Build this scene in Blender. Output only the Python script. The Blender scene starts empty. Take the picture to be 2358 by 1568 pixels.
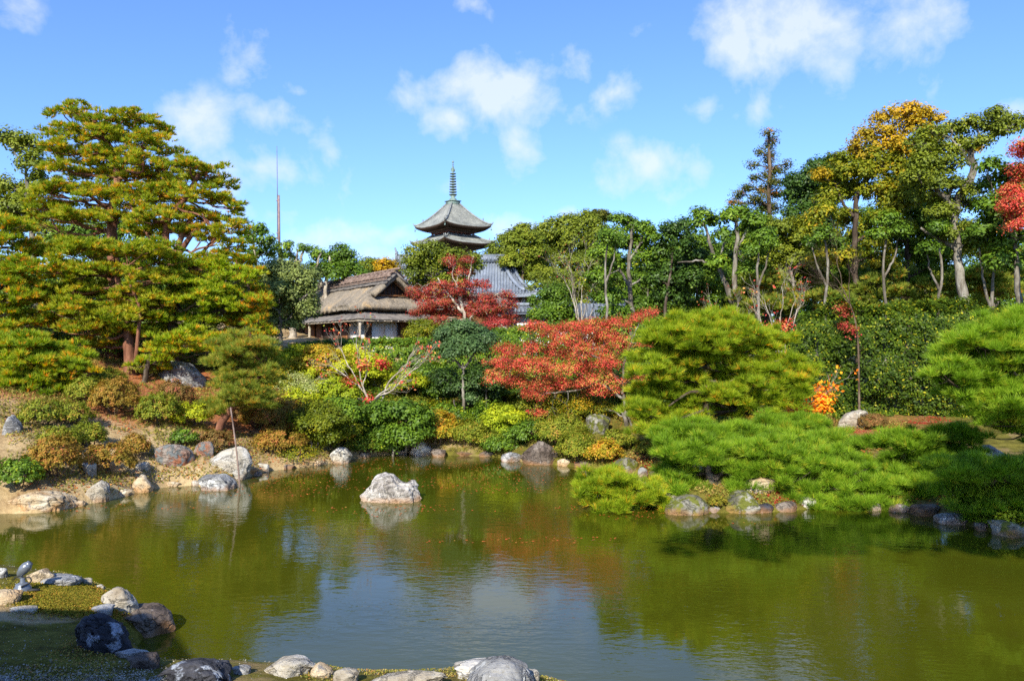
import bpy, math, random
import numpy as np
from mathutils import Vector

# ------------------------------------------------------------------ camera, sky, sun, exposure
SC = bpy.context.scene
COL = SC.collection
F = 1833.0            # focal length in photo units (photo measured as 2358 x 1568)
CAMH = 3.0            # eye height over the pond
cam = bpy.data.cameras.new('camera')
cam.sensor_width = 36.0
cam.lens = 36.0 * F / 2358.0
cam.shift_y = 16.0 / 2358.0
cam.clip_start = 0.1
cam.clip_end = 6000
co = bpy.data.objects.new('camera', cam)
co.location = (0, 0, CAMH)
co.rotation_euler = (math.radians(90), 0, 0)
COL.objects.link(co)
SC.camera = co
SC.view_settings.view_transform = 'Standard'
SC.view_settings.look = 'None'
SC.view_settings.exposure = 0.82
SC.view_settings.gamma = 1.0
SC.cycles.max_bounces = 6
SC.cycles.diffuse_bounces = 3
SC.cycles.glossy_bounces = 3
SC.cycles.transmission_bounces = 3
SC.cycles.transparent_max_bounces = 4
SC.cycles.sample_clamp_indirect = 4
SC.cycles.use_denoising = False
SC.cycles.use_adaptive_sampling = False

SUN_EL = math.radians(34.5)
SUN_H = np.array([-0.27, -0.96]); SUN_H = SUN_H / np.linalg.norm(SUN_H)   # towards the sun, level
sl = bpy.data.lights.new('sun', 'SUN')
sl.energy = 4.8
sl.angle = math.radians(0.53)
sl.color = (1.0, 0.94, 0.82)
so = bpy.data.objects.new('sun', sl)
COL.objects.link(so)
so.rotation_euler = (-Vector((SUN_H[0]*math.cos(SUN_EL), SUN_H[1]*math.cos(SUN_EL), math.sin(SUN_EL)))).to_track_quat('-Z', 'Y').to_euler()

W = bpy.data.worlds.new('World')
SC.world = W
W.use_nodes = True
wt = W.node_tree
wt.nodes.clear()
def wn(t, **kw):
    n = wt.nodes.new(t)
    for k, v in kw.items(): setattr(n, k, v)
    return n
def wmath(op, a, b=None, clamp=False):
    n = wn('ShaderNodeMath', operation=op, use_clamp=clamp)
    for i, v in enumerate((a, b)):
        if v is None: continue
        if isinstance(v, (int, float)): n.inputs[i].default_value = v
        else: wt.links.new(v, n.inputs[i])
    return n.outputs[0]
sky = wn('ShaderNodeTexSky', sky_type='NISHITA', sun_disc=False)
sky.sun_elevation = SUN_EL
sky.sun_rotation = math.atan2(SUN_H[0], SUN_H[1])
sky.air_density = 1.0; sky.dust_density = 0.6; sky.ozone_density = 2.0
tint = wn('ShaderNodeMix', data_type='RGBA', blend_type='MULTIPLY')
tint.inputs[0].default_value = 1.0
wt.links.new(sky.outputs[0], tint.inputs[6])
tint.inputs[7].default_value = (0.76, 1.01, 1.52, 1)
tc = wn('ShaderNodeTexCoord')
sep = wn('ShaderNodeSeparateXYZ')
wt.links.new(tc.outputs['Generated'], sep.inputs[0])
az = wmath('ARCTAN2', sep.outputs[0], sep.outputs[1])
el = wmath('ARCSINE', sep.outputs[2])
cmb = wn('ShaderNodeCombineXYZ')
wt.links.new(az, cmb.inputs[0]); wt.links.new(el, cmb.inputs[1])
n1 = wn('ShaderNodeTexNoise'); n1.inputs['Scale'].default_value = 12; n1.inputs['Detail'].default_value = 8; n1.inputs['Roughness'].default_value = 0.58
n1.inputs['Distortion'].default_value = 0.15
wt.links.new(cmb.outputs[0], n1.inputs['Vector'])
n2 = wn('ShaderNodeTexNoise'); n2.inputs['Scale'].default_value = 5; n2.inputs['Detail'].default_value = 4
wt.links.new(cmb.outputs[0], n2.inputs['Vector'])
# each cloud: azimuth, elevation and half-widths measured in the same units as the photo
CLOUDS = [(1150,215,165,80,1),(1040,275,70,40,.9),(1190,330,50,75,.75),(1420,215,75,38,.6),(1310,170,70,45,.6),
 (1590,250,95,38,.75),(1510,390,105,60,.9),(1530,440,40,40,.4),(1850,50,150,115,1),(1690,110,75,85,.8),(2100,85,110,90,.9),(1980,10,200,40,.6),
 (590,110,65,55,.75),(560,170,40,30,.5),(690,212,75,22,.5),(440,300,115,70,.72),(380,260,80,40,.5),(600,385,130,55,.75),(640,272,90,42,.7),
 (770,350,60,90,.5),(590,500,110,35,.6),(740,548,80,35,.6),(30,25,60,35,.45),(1200,525,110,32,.75),(930,540,80,30,.6),
 (1300,490,50,16,.7),(1090,10,45,35,.55),(1750,240,35,40,.4),(2340,250,50,25,.5),(1500,340,90,20,.3),(1060,435,40,22,.35),
 (850,590,140,25,.5),(1660,410,18,35,.3),(1460,70,50,20,.25),(-250,300,160,80,.9),(2650,200,180,80,.9),(300,-250,250,90,.9),(1500,-350,300,90,.8)]
total = None
for (x, y, rx, ry, w) in CLOUDS:
    X = (x-1179)/F; Z = (800-y)/F
    a = math.atan(X); e = math.atan(Z/math.sqrt(1+X*X))
    m = wn('ShaderNodeMapping', vector_type='TEXTURE')
    m.inputs['Location'].default_value = (a, e, 0)
    m.inputs['Scale'].default_value = (rx/F*1.75*math.cos(a), ry/F*1.75, 1)
    wt.links.new(cmb.outputs[0], m.inputs['Vector'])
    ln = wn('ShaderNodeVectorMath', operation='LENGTH')
    wt.links.new(m.outputs[0], ln.inputs[0])
    d = wmath('SUBTRACT', 1.0, ln.outputs['Value'], clamp=True)
    d = wmath('MULTIPLY', d, w)
    total = d if total is None else wmath('MAXIMUM', total, d)
nz = wmath('MULTIPLY', wmath('SUBTRACT', n1.outputs[0], 0.5), 2.3)
dens = wmath('ADD', total, nz)
dens = wmath('MULTIPLY', wmath('SUBTRACT', dens, 0.29), 1.7, clamp=True)
gate = wmath('MULTIPLY', total, 5.0, clamp=True)
dens = wmath('MULTIPLY', dens, gate, clamp=True)
dens = wmath('MULTIPLY', dens, 0.74)
cm = wn('ShaderNodeMix', data_type='RGBA')
wt.links.new(dens, cm.inputs[0])
wt.links.new(tint.outputs[2], cm.inputs[6])
cm.inputs[7].default_value = (5.4, 5.8, 7.0, 1)
bg = wn('ShaderNodeBackground')
bg.inputs[1].default_value = 0.1
wt.links.new(cm.outputs[2], bg.inputs[0])
out = wn('ShaderNodeOutputWorld')
wt.links.new(bg.outputs[0], out.inputs[0])

# ------------------------------------------------------------------ helpers
RNG = np.random.default_rng(11)
random.seed(5)
def P(x, y, D): return np.array([(x-1179)/F*D, D, CAMH+(800-y)/F*D])
def dm(D): return D if D < 21 else 21+(D-21)*.56
def Wt(x, y):
    D = CAMH*F/(y-800.0); return np.array([(x-1179)/F*D, D, 0.0])

_perm = RNG.random((64, 64, 64)).astype(np.float32)
def vnoise(p):
    p = np.asarray(p, float); i = np.floor(p).astype(int); f = p-i; f = f*f*(3-2*f); i &= 63; j = (i+1) & 63
    x0,y0,z0 = i.T; x1,y1,z1 = j.T; fx,fy,fz = f.T
    g = lambda a,b,c: _perm[a,b,c]
    v = ((g(x0,y0,z0)*(1-fx)+g(x1,y0,z0)*fx)*(1-fy)+(g(x0,y1,z0)*(1-fx)+g(x1,y1,z0)*fx)*fy)*(1-fz) \
      + ((g(x0,y0,z1)*(1-fx)+g(x1,y0,z1)*fx)*(1-fy)+(g(x0,y1,z1)*(1-fx)+g(x1,y1,z1)*fx)*fy)*fz
    return v*2-1
def fbm(p, o=4):
    s = 0; a = 1.0; p = np.asarray(p, float)
    for k in range(o): s = s+a*vnoise(p+k*7.3); a *= .5; p = p*2.03
    return s

def mesh_obj(name, verts, groups, mats, parent=None, tint=None, smooth=False, loc=None):
    """groups: list of (faces ndarray (m,k), material index); tint: per-face float array"""
    verts = np.asarray(verts, np.float32).reshape(-1, 3)
    if loc is not None: verts = verts-np.asarray(loc, np.float32)
    me = bpy.data.meshes.new(name)
    nv = len(verts)
    me.vertices.add(nv); me.vertices.foreach_set('co', verts.ravel())
    nf = sum(len(g[0]) for g in groups); nl = sum(g[0].size for g in groups)
    me.loops.add(nl); me.polygons.add(nf)
    me.loops.foreach_set('vertex_index', np.concatenate([g[0].ravel() for g in groups]).astype(np.int32))
    tot = np.concatenate([np.full(len(g[0]), g[0].shape[1]) for g in groups])
    st = np.concatenate([[0], np.cumsum(tot)[:-1]]).astype(np.int32)
    me.polygons.foreach_set('loop_start', st)
    me.polygons.foreach_set('material_index', np.concatenate([np.full(len(g[0]), g[1]) for g in groups]).astype(np.int32))
    if smooth: me.polygons.foreach_set('use_smooth', np.ones(nf, bool))
    me.update(calc_edges=True)
    if tint is not None:
        at = me.attributes.new('tint', 'FLOAT', 'FACE')
        at.data.foreach_set('value', np.asarray(tint, np.float32))
    if not isinstance(mats, (list, tuple)): mats = [mats]
    for m in mats: me.materials.append(m)
    o = bpy.data.objects.new(name, me)
    COL.objects.link(o)
    if loc is not None: o.location = loc
    if parent is not None:
        o.parent = parent
        if loc is None: o.location = -parent.location
    return o

def tag(o, label=None, cat=None, group=None, kind=None):
    if label: o['label'] = label
    if cat: o['category'] = cat
    if group: o['group'] = group
    if kind: o['kind'] = kind
    return o
def empty(name, loc, label, cat, group=None):
    o = bpy.data.objects.new(name, None); o.location = [float(v) for v in loc]
    o.empty_display_size = .3
    COL.objects.link(o); return tag(o, label, cat, group)

class MB:
    """collects polygons and tubes into one mesh"""
    def __init__(s): s.v = []; s.n = 0; s.q = []; s.t = []
    def add(s, verts, quads=None, tris=None):
        verts = np.asarray(verts, float).reshape(-1, 3)
        if quads is not None and len(quads): s.q.append(np.asarray(quads, int)+s.n)
        if tris is not None and len(tris): s.t.append(np.asarray(tris, int)+s.n)
        s.v.append(verts); s.n += len(verts); return s
    def box(s, c, size, ax=None):
        c = np.asarray(c, float); h = np.asarray(size, float)/2
        k = np.array([[-1,-1,-1],[1,-1,-1],[1,1,-1],[-1,1,-1],[-1,-1,1],[1,-1,1],[1,1,1],[-1,1,1]])*h
        if ax is not None: k = k@np.asarray(ax, float)
        return s.add(k+c, [[0,3,2,1],[4,5,6,7],[0,1,5,4],[1,2,6,5],[2,3,7,6],[3,0,4,7]])
    def tube(s, pts, r, k=6, cap=True):
        pts = np.asarray(pts, float); n = len(pts); r = np.broadcast_to(np.asarray(r, float), (n,))
        t = np.gradient(pts, axis=0); t /= np.linalg.norm(t, axis=1)[:, None]+1e-9
        ref = np.array([0,0,1.]) if abs(t[0,2]) < .8 else np.array([1.,0,0])
        u = np.cross(t[0], ref); u /= np.linalg.norm(u)
        ang = np.arange(k)*2*math.pi/k; V = []
        for i in range(n):
            u = u-t[i]*np.dot(u, t[i]); u /= np.linalg.norm(u)+1e-9
            w = np.cross(t[i], u)
            V.append(pts[i]+r[i]*(np.cos(ang)[:,None]*u+np.sin(ang)[:,None]*w))
        V = np.concatenate(V)
        i = np.arange(n-1)[:,None]*k; j = np.arange(k)[None,:]; j2 = (j+1) % k
        Q = np.stack([i+j, i+j2, i+k+j2, i+k+j], -1).reshape(-1, 4)
        T = []
        if cap:
            V = np.concatenate([V, pts[:1], pts[-1:]]); a = n*k; b = a+1
            T = [[a, (q+1) % k, q] for q in range(k)]+[[b, (n-1)*k+q, (n-1)*k+(q+1) % k] for q in range(k)]
        return s.add(V, Q, T)
    def lathe(s, c, prof, k=16, sx=1, sy=1):
        c = np.asarray(c, float); prof = np.asarray(prof, float); n = len(prof); ang = np.arange(k)*2*math.pi/k
        V = np.concatenate([np.stack([np.cos(ang)*r*sx, np.sin(ang)*r*sy, np.full(k, z)], 1) for r, z in prof])+c
        i = np.arange(n-1)[:,None]*k; j = np.arange(k)[None,:]; j2 = (j+1) % k
        Q = np.stack([i+j, i+j2, i+k+j2, i+k+j], -1).reshape(-1, 4)
        V = np.concatenate([V, [c+[0,0,prof[0][1]], c+[0,0,prof[-1][1]]]]); a = n*k
        T = [[a, (q+1) % k, q] for q in range(k)]+[[a+1, (n-1)*k+q, (n-1)*k+(q+1) % k] for q in range(k)]
        return s.add(V, Q, T)
    def build(s, name, mat, parent=None, smooth=False, loc=None):
        g = []
        if s.q: g.append((np.concatenate(s.q), 0))
        if s.t: g.append((np.concatenate(s.t), 0))
        return mesh_obj(name, np.concatenate(s.v), g, mat, parent, None, smooth, loc)

# ------------------------------------------------------------------ materials
def mat(name):
    m = bpy.data.materials.new(name); m.use_nodes = True
    nt = m.node_tree; nt.nodes.clear()
    o = nt.nodes.new('ShaderNodeOutputMaterial')
    b = nt.nodes.new('ShaderNodeBsdfPrincipled'); nt.links.new(b.outputs[0], o.inputs[0])
    return m, nt, b, o
def ramp(nt, stops, fac, interp='LINEAR'):
    r = nt.nodes.new('ShaderNodeValToRGB'); r.color_ramp.interpolation = interp
    e = r.color_ramp.elements
    while len(e) > 1: e.remove(e[-1])
    e[0].position = stops[0][0]; e[0].color = (*stops[0][1], 1)
    for p, c in stops[1:]:
        q = e.new(p); q.color = (*c, 1)
    nt.links.new(fac, r.inputs[0]); return r.outputs[0]
def noise(nt, scale, detail=5, rough=.55, vec=None, dist=0):
    n = nt.nodes.new('ShaderNodeTexNoise'); n.inputs['Scale'].default_value = scale
    n.inputs['Detail'].default_value = detail; n.inputs['Roughness'].default_value = rough; n.inputs['Distortion'].default_value = dist
    if vec is not None: nt.links.new(vec, n.inputs['Vector'])
    return n.outputs[0]
def texco(nt, which='Object'):
    return nt.nodes.new('ShaderNodeTexCoord').outputs[which]
def geopos(nt): return nt.nodes.new('ShaderNodeNewGeometry').outputs['Position']
def mapping(nt, vec, scale=(1,1,1), rot=(0,0,0)):
    m = nt.nodes.new('ShaderNodeMapping'); m.inputs['Scale'].default_value = scale; m.inputs['Rotation'].default_value = rot
    nt.links.new(vec, m.inputs[0]); return m.outputs[0]
def mixc(nt, fac, a, b, mode='MIX'):
    n = nt.nodes.new('ShaderNodeMix'); n.data_type = 'RGBA'; n.blend_type = mode
    for i, v in ((0, fac), (6, a), (7, b)):
        if isinstance(v, (int, float)): n.inputs[i].default_value = v
        elif isinstance(v, tuple): n.inputs[i].default_value = (*v, 1)
        else: nt.links.new(v, n.inputs[i])
    return n.outputs[2]
def mth(nt, op, a, b=0., clamp=False):
    n = nt.nodes.new('ShaderNodeMath'); n.operation = op; n.use_clamp = clamp
    for i, v in enumerate((a, b)):
        if isinstance(v, (int, float)): n.inputs[i].default_value = v
        else: nt.links.new(v, n.inputs[i])
    return n.outputs[0]
def bump(nt, b, h, strength=.5, dist=.02):
    n = nt.nodes.new('ShaderNodeBump'); n.inputs['Strength'].default_value = strength; n.inputs['Distance'].default_value = dist
    nt.links.new(h, n.inputs['Height']); nt.links.new(n.outputs[0], b.inputs['Normal'])

def leaf_mat(name, stops, rough=.5, trans=.3, spec=.4, patch=.0, pscale=.8):
    """colour from each leaf's own tint value; 'patch' lets neighbouring leaves share a drift of colour"""
    k = (1.65,1.45,.9) if name.split()[0] in ('dark','mid','olive','glossy') else (1.25,1.3,1.1) if 'evergreen' in name else (1.4,1.3,1.0) if 'needles' in name else (1.2,1.2,1.0)
    if 'red' in name: k = (1, 1, 1)
    stops = [(p, tuple(c*q for c, q in zip(cc, k))) for p, cc in stops]
    if 'needles' in name: trans = .42
    m, nt, b, o = mat(name)
    a = nt.nodes.new('ShaderNodeAttribute'); a.attribute_name = 'tint'
    fac = a.outputs['Fac']
    if patch:
        n = noise(nt, pscale, 2, .5, geopos(nt))
        fac = mth(nt, 'ADD', fac, mth(nt, 'MULTIPLY', mth(nt, 'SUBTRACT', n, .5), patch), clamp=True)
    c = ramp(nt, stops, fac)
    nt.links.new(c, b.inputs['Base Color'])
    b.inputs['Roughness'].default_value = max(rough, .5)
    b.inputs['Specular IOR Level'].default_value = spec*.55
    tr = nt.nodes.new('ShaderNodeBsdfTranslucent')
    hs = nt.nodes.new('ShaderNodeHueSaturation'); hs.inputs['Value'].default_value = 1.3; hs.inputs['Saturation'].default_value = 1.1
    nt.links.new(c, hs.inputs['Color']); nt.links.new(hs.outputs[0], tr.inputs[0])
    mx = nt.nodes.new('ShaderNodeMixShader'); mx.inputs[0].default_value = trans
    nt.links.new(b.outputs[0], mx.inputs[1]); nt.links.new(tr.outputs[0], mx.inputs[2]); nt.links.new(mx.outputs[0], o.inputs[0])
    return m

def simple(name, c1, c2, scale=6, rough=.8, bmp=.4, bscale=None, stretch=(1,1,1), detail=5, spec=.3, metal=0):
    m, nt, b, o = mat(name)
    v = mapping(nt, texco(nt), stretch)
    n = noise(nt, scale, detail, .6, v)
    nt.links.new(ramp(nt, [(.3, c1), (.7, c2)], n), b.inputs['Base Color'])
    b.inputs['Roughness'].default_value = rough; b.inputs['Specular IOR Level'].default_value = spec; b.inputs['Metallic'].default_value = metal
    if bmp: bump(nt, b, noise(nt, bscale or scale*3, 6, .6, v), bmp, .02)
    return m

def bark_mat(name, c1, c2, c3, sc=5, bs=.8):
    m, nt, b, o = mat(name)
    v = mapping(nt, geopos(nt), (1, 1, .35))
    n = noise(nt, sc, 6, .65, v, .4)
    c = ramp(nt, [(.3, c1), (.5, c2), (.68, c3)], n)
    nt.links.new(c, b.inputs['Base Color']); b.inputs['Roughness'].default_value = .9; b.inputs['Specular IOR Level'].default_value = .15
    bump(nt, b, noise(nt, sc*4, 6, .7, v), bs, .04)
    return m
M = {}
M['bark_red'] = bark_mat('red pine bark', (.08,.035,.022), (.19,.08,.045), (.28,.14,.085))
M['bark_dark'] = bark_mat('dark pine bark', (.025,.018,.012), (.07,.05,.035), (.16,.13,.10))
M['bark_grey'] = bark_mat('grey lichen bark', (.045,.036,.026), (.14,.12,.09), (.32,.30,.25), 4)
M['bark_pale'] = bark_mat('pale twig bark', (.16,.13,.09), (.34,.29,.22), (.55,.50,.42), 6)
M['bark_brown'] = bark_mat('brown branch bark', (.04,.025,.015), (.10,.07,.045), (.2,.15,.1))

M['pine_gold'] = leaf_mat('gold green pine needles', [(0,(.08,.14,.012)),(.35,(.19,.26,.02)),(.7,(.32,.34,.03)),(.84,(.42,.33,.035)),(1,(.50,.24,.03))], .55, .3, .3, .35, .7)
M['pine_left'] = leaf_mat('mid green pine needles', [(0,(.07,.13,.015)),(.4,(.15,.24,.025)),(.7,(.25,.31,.03)),(.85,(.36,.30,.03)),(1,(.45,.22,.03))], .55, .3, .3, .35, .7)
M['pine_lime'] = leaf_mat('yellow green pine needles', [(0,(.08,.14,.008)),(.45,(.20,.29,.018)),(.8,(.34,.42,.03)),(.9,(.45,.35,.03)),(1,(.55,.28,.03))], .5, .3, .35, .3, .9)
M['pine_green'] = leaf_mat('fresh green pine needles', [(0,(.06,.12,.010)),(.45,(.14,.26,.018)),(.85,(.26,.38,.035)),(1,(.38,.36,.04))], .45, .3, .4, .3, .9)
M['pine_soft'] = leaf_mat('soft pale pine needles', [(0,(.09,.13,.02)),(.5,(.18,.24,.04)),(.75,(.28,.30,.05)),(1,(.42,.24,.05))], .6, .3, .3, .3, .9)
M['ever_dark'] = leaf_mat('dark evergreen leaves', [(0,(.010,.028,.008)),(.5,(.028,.065,.012)),(.85,(.06,.12,.02)),(1,(.16,.2,.03))], .35, .18, .5, .3, .6)
M['ever_mid'] = leaf_mat('mid evergreen leaves', [(0,(.025,.06,.008)),(.5,(.065,.13,.014)),(.85,(.13,.22,.02)),(1,(.32,.34,.03))], .38, .25, .5, .4, .6)
M['ever_olive'] = leaf_mat('olive evergreen leaves', [(0,(.04,.065,.010)),(.5,(.10,.14,.018)),(.85,(.18,.22,.03)),(1,(.3,.25,.04))], .5, .25, .35, .4, .6)
M['ever_blue'] = leaf_mat('blue green evergreen leaves', [(0,(.025,.05,.02)),(.5,(.06,.105,.035)),(.85,(.11,.17,.055)),(1,(.2,.24,.08))], .4, .2, .5, .3, .9)
M['ever_grey'] = leaf_mat('grey green evergreen leaves', [(0,(.07,.085,.03)),(.5,(.16,.19,.055)),(.85,(.26,.28,.09)),(1,(.38,.36,.18))], .45, .2, .4, .3, .9)
M['gold_leaf'] = leaf_mat('golden autumn leaves', [(0,(.12,.12,.01)),(.35,(.32,.22,.014)),(.7,(.46,.30,.02)),(1,(.52,.24,.02))], .5, .35, .3, .9, .6)
M['gold_green'] = leaf_mat('yellowing green leaves', [(0,(.07,.10,.008)),(.45,(.16,.18,.012)),(.7,(.30,.25,.015)),(1,(.5,.28,.02))], .5, .3, .3, .5, .6)
M['red_leaf'] = leaf_mat('bright red maple leaves', [(0,(.24,.14,.03)),(.18,(.40,.06,.035)),(.5,(.72,.075,.06)),(.8,(.76,.17,.10)),(.93,(.70,.34,.10)),(1,(.36,.36,.05))], .6, .3, .2, .8, 1.0)
M['dark_red_leaf'] = leaf_mat('dark red maple leaves', [(0,(.16,.07,.02)),(.35,(.36,.04,.035)),(.7,(.50,.08,.06)),(1,(.26,.26,.04))], .5, .3, .25, .5, 1.2)
M['orange_leaf'] = leaf_mat('orange maple leaves', [(0,(.6,.08,.02)),(.5,(.85,.24,.02)),(1,(.8,.42,.03))], .5, .35, .25, .5, 1.2)
M['yellow_leaf'] = leaf_mat('yellow green leaves', [(0,(.16,.22,.012)),(.5,(.36,.40,.02)),(1,(.60,.52,.03))], .5, .35, .3, .5, 1.2)
M['orange_mix'] = leaf_mat('orange and green leaves', [(0,(.12,.16,.015)),(.4,(.32,.26,.02)),(.75,(.50,.24,.03)),(1,(.5,.13,.03))], .5, .3, .3, .6, 1.2)
M['azalea_green'] = leaf_mat('green azalea leaves', [(0,(.07,.10,.01)),(.5,(.17,.20,.018)),(.8,(.28,.24,.03)),(1,(.34,.15,.04))], .6, .25, .3, .5, 2.)
M['azalea_rust'] = leaf_mat('rusty azalea leaves', [(0,(.11,.10,.015)),(.45,(.24,.16,.025)),(.75,(.34,.17,.04)),(1,(.36,.10,.05))], .6, .25, .3, .5, 2.)
M['azalea_brown'] = leaf_mat('brown azalea leaves', [(0,(.10,.08,.02)),(.5,(.20,.12,.04)),(.8,(.26,.11,.05)),(1,(.3,.08,.06))], .6, .2, .3, .5, 2.)
M['hedge_leaf'] = leaf_mat('glossy hedge leaves', [(0,(.012,.030,.005)),(.4,(.03,.06,.006)),(.75,(.065,.11,.010)),(1,(.24,.25,.02))], .5, .22, .3, .8, .7)
M['cedar'] = leaf_mat('cedar sprays', [(0,(.03,.045,.008)),(.5,(.08,.09,.012)),(.8,(.16,.13,.02)),(1,(.3,.10,.02))], .6, .2, .3, .4, .6)
M['cedar_gold'] = leaf_mat('golden cedar sprays', [(0,(.06,.09,.008)),(.5,(.14,.17,.015)),(.8,(.22,.22,.02)),(1,(.28,.18,.02))], .6, .2, .3, .4, .6)
M['moss_leaf'] = leaf_mat('moss tufts', [(0,(.08,.08,.012)),(.45,(.18,.17,.018)),(.8,(.27,.19,.03)),(1,(.34,.13,.035))], .8, .2, .2, .7, 1.6)
M['litter_leaf'] = leaf_mat('fallen leaves', [(0,(.26,.10,.03)),(.5,(.42,.12,.03)),(.8,(.5,.08,.03)),(1,(.5,.3,.06))], .7, .1, .3)
M['red_litter'] = leaf_mat('fallen red leaves', [(0,(.25,.02,.02)),(.6,(.5,.04,.03)),(1,(.45,.2,.05))], .7, .1, .3)
M['grass_leaf'] = leaf_mat('low grass and weeds', [(0,(.10,.12,.02)),(.5,(.22,.20,.04)),(.8,(.34,.26,.09)),(1,(.3,.12,.04))], .8, .2, .2, .6, 1.2)

def rock_mat(name, c1, c2, c3, lich=(.5,.5,.45), lf=.55, stain=True, band=(.34,.17,.06)):
    m, nt, b, o = mat(name)
    p = texco(nt); oi = nt.nodes.new('ShaderNodeObjectInfo')
    off = nt.nodes.new('ShaderNodeVectorMath'); off.operation = 'ADD'
    cx = nt.nodes.new('ShaderNodeCombineXYZ')
    for i in range(3): nt.links.new(mth(nt, 'MULTIPLY', oi.outputs['Random'], 37.+9*i), cx.inputs[i])
    nt.links.new(p, off.inputs[0]); nt.links.new(cx.outputs[0], off.inputs[1]); v = off.outputs[0]
    n = noise(nt, 2.2, 5, .55, v, .5)
    c = ramp(nt, [(.32, c1), (.5, c2), (.66, c3)], n)
    sm = noise(nt, 14, 7, .7, v)
    c = mixc(nt, .75, c, ramp(nt, [(.3, (.62,.60,.57)), (.62, (1.1,1.1,1.1))], sm), 'MULTIPLY')
    ck = mth(nt, 'ABSOLUTE', mth(nt, 'SUBTRACT', noise(nt, 1.9, 7, .6, mapping(nt, v, (1, 1, 1.6)), 1.2), .5))
    c = mixc(nt, ramp(nt, [(.0, (.7,.7,.7)), (.006, (.3,.3,.3)), (.018, (0,0,0))], ck), c, tuple(q*.22 for q in c1))
    l = noise(nt, 5.5, 6, .6, v, .3)
    c = mixc(nt, ramp(nt, [(lf, (0,0,0)), (lf+.05, (1,1,1))], l), c, lich)
    if stain:
        sp = nt.nodes.new('ShaderNodeSeparateXYZ'); nt.links.new(geopos(nt), sp.inputs[0])
        z = mth(nt, 'ADD', sp.outputs[2], mth(nt, 'MULTIPLY', mth(nt, 'SUBTRACT', n, .5), .35))
        c = mixc(nt, mth(nt, 'MULTIPLY', ramp(nt, [(.0, (1,1,1)), (.05, (.7,.7,.7)), (.12, (0,0,0))], z), .6), c, band)
    nt.links.new(c, b.inputs['Base Color']); b.inputs['Roughness'].default_value = .85; b.inputs['Specular IOR Level'].default_value = .25
    h = mth(nt, 'ADD', mth(nt, 'ADD', noise(nt, 6, 8, .7, mapping(nt, v, (.8, .8, 2.6), (.5, .35, 0))), mth(nt, 'MINIMUM', mth(nt, 'MULTIPLY', ck, 14.), .35)), mth(nt, 'MULTIPLY', noise(nt, 30, 5, .7, v), .35))
    bump(nt, b, h, .9, .05)
    return m
M['rock_grey'] = rock_mat('grey rock', (.13,.13,.13), (.28,.28,.27), (.42,.41,.39), (.50,.50,.47), .58)
M['rock_white'] = rock_mat('pale rock', (.28,.23,.16), (.44,.40,.32), (.54,.52,.47), (.33,.32,.29), .62)
M['rock_cream'] = rock_mat('cream and orange rock', (.42,.25,.11), (.52,.41,.26), (.60,.53,.41), (.24,.22,.2), .62, band=(.42,.22,.08))
M['rock_dark'] = rock_mat('dark rock', (.022,.023,.028), (.045,.046,.055), (.09,.09,.10), (.30,.33,.38), .57)
M['rock_brown'] = rock_mat('brown rock', (.06,.045,.035), (.13,.10,.08), (.24,.20,.16), (.3,.29,.27), .64)
M['rock_moss'] = rock_mat('mossy rock', (.06,.06,.04), (.17,.16,.11), (.32,.31,.26), (.12,.13,.02), .5)
M['rock_rust'] = rock_mat('rust striped rock', (.30,.11,.05), (.26,.20,.16), (.40,.37,.32), (.16,.17,.16), .5)
M['rock_centre'] = rock_mat('weathered pond rock', (.14,.12,.10), (.36,.33,.29), (.56,.53,.48), (.60,.58,.55), .62, band=(.46,.25,.11))

# water
m, nt, b, o = mat('pond water')
gp = geopos(nt)
cv = ramp(nt, [(.35, (.046,.053,.003)), (.65, (.068,.072,.004))], noise(nt, .25, 3, .5, gp))
df = nt.nodes.new('ShaderNodeBsdfDiffuse'); gl = nt.nodes.new('ShaderNodeBsdfGlossy'); fr = nt.nodes.new('ShaderNodeFresnel'); fr.inputs[0].default_value = 1.4
gl.inputs['Roughness'].default_value = .02; nt.links.new(cv, df.inputs[0])
big = noise(nt, .45, 3, .5, gp)
amp = ramp(nt, [(.36, (.12,.12,.12)), (.64, (1,1,1))], big)
rip = mth(nt, 'ADD', noise(nt, 5.0, 3, .5, mapping(nt, gp, (.8, 1.6, 1), (0, 0, .25))), mth(nt, 'MULTIPLY', noise(nt, 16, 2, .5, mapping(nt, gp, (.7, 1.8, 1), (0, 0, -.2))), .25))
bn = nt.nodes.new('ShaderNodeBump'); bn.inputs['Strength'].default_value = .075; bn.inputs['Distance'].default_value = .08
nt.links.new(mth(nt, 'MULTIPLY', rip, amp), bn.inputs['Height'])
for q_ in (gl, fr): nt.links.new(bn.outputs[0], q_.inputs['Normal'])
mxs = nt.nodes.new('ShaderNodeMixShader'); nt.links.new(mth(nt, 'MULTIPLY', fr.outputs[0], 1.4, True), mxs.inputs[0])
nt.links.new(df.outputs[0], mxs.inputs[1]); nt.links.new(gl.outputs[0], mxs.inputs[2]); nt.links.new(mxs.outputs[0], o.inputs[0]); nt.nodes.remove(b)
M['water'] = m

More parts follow.
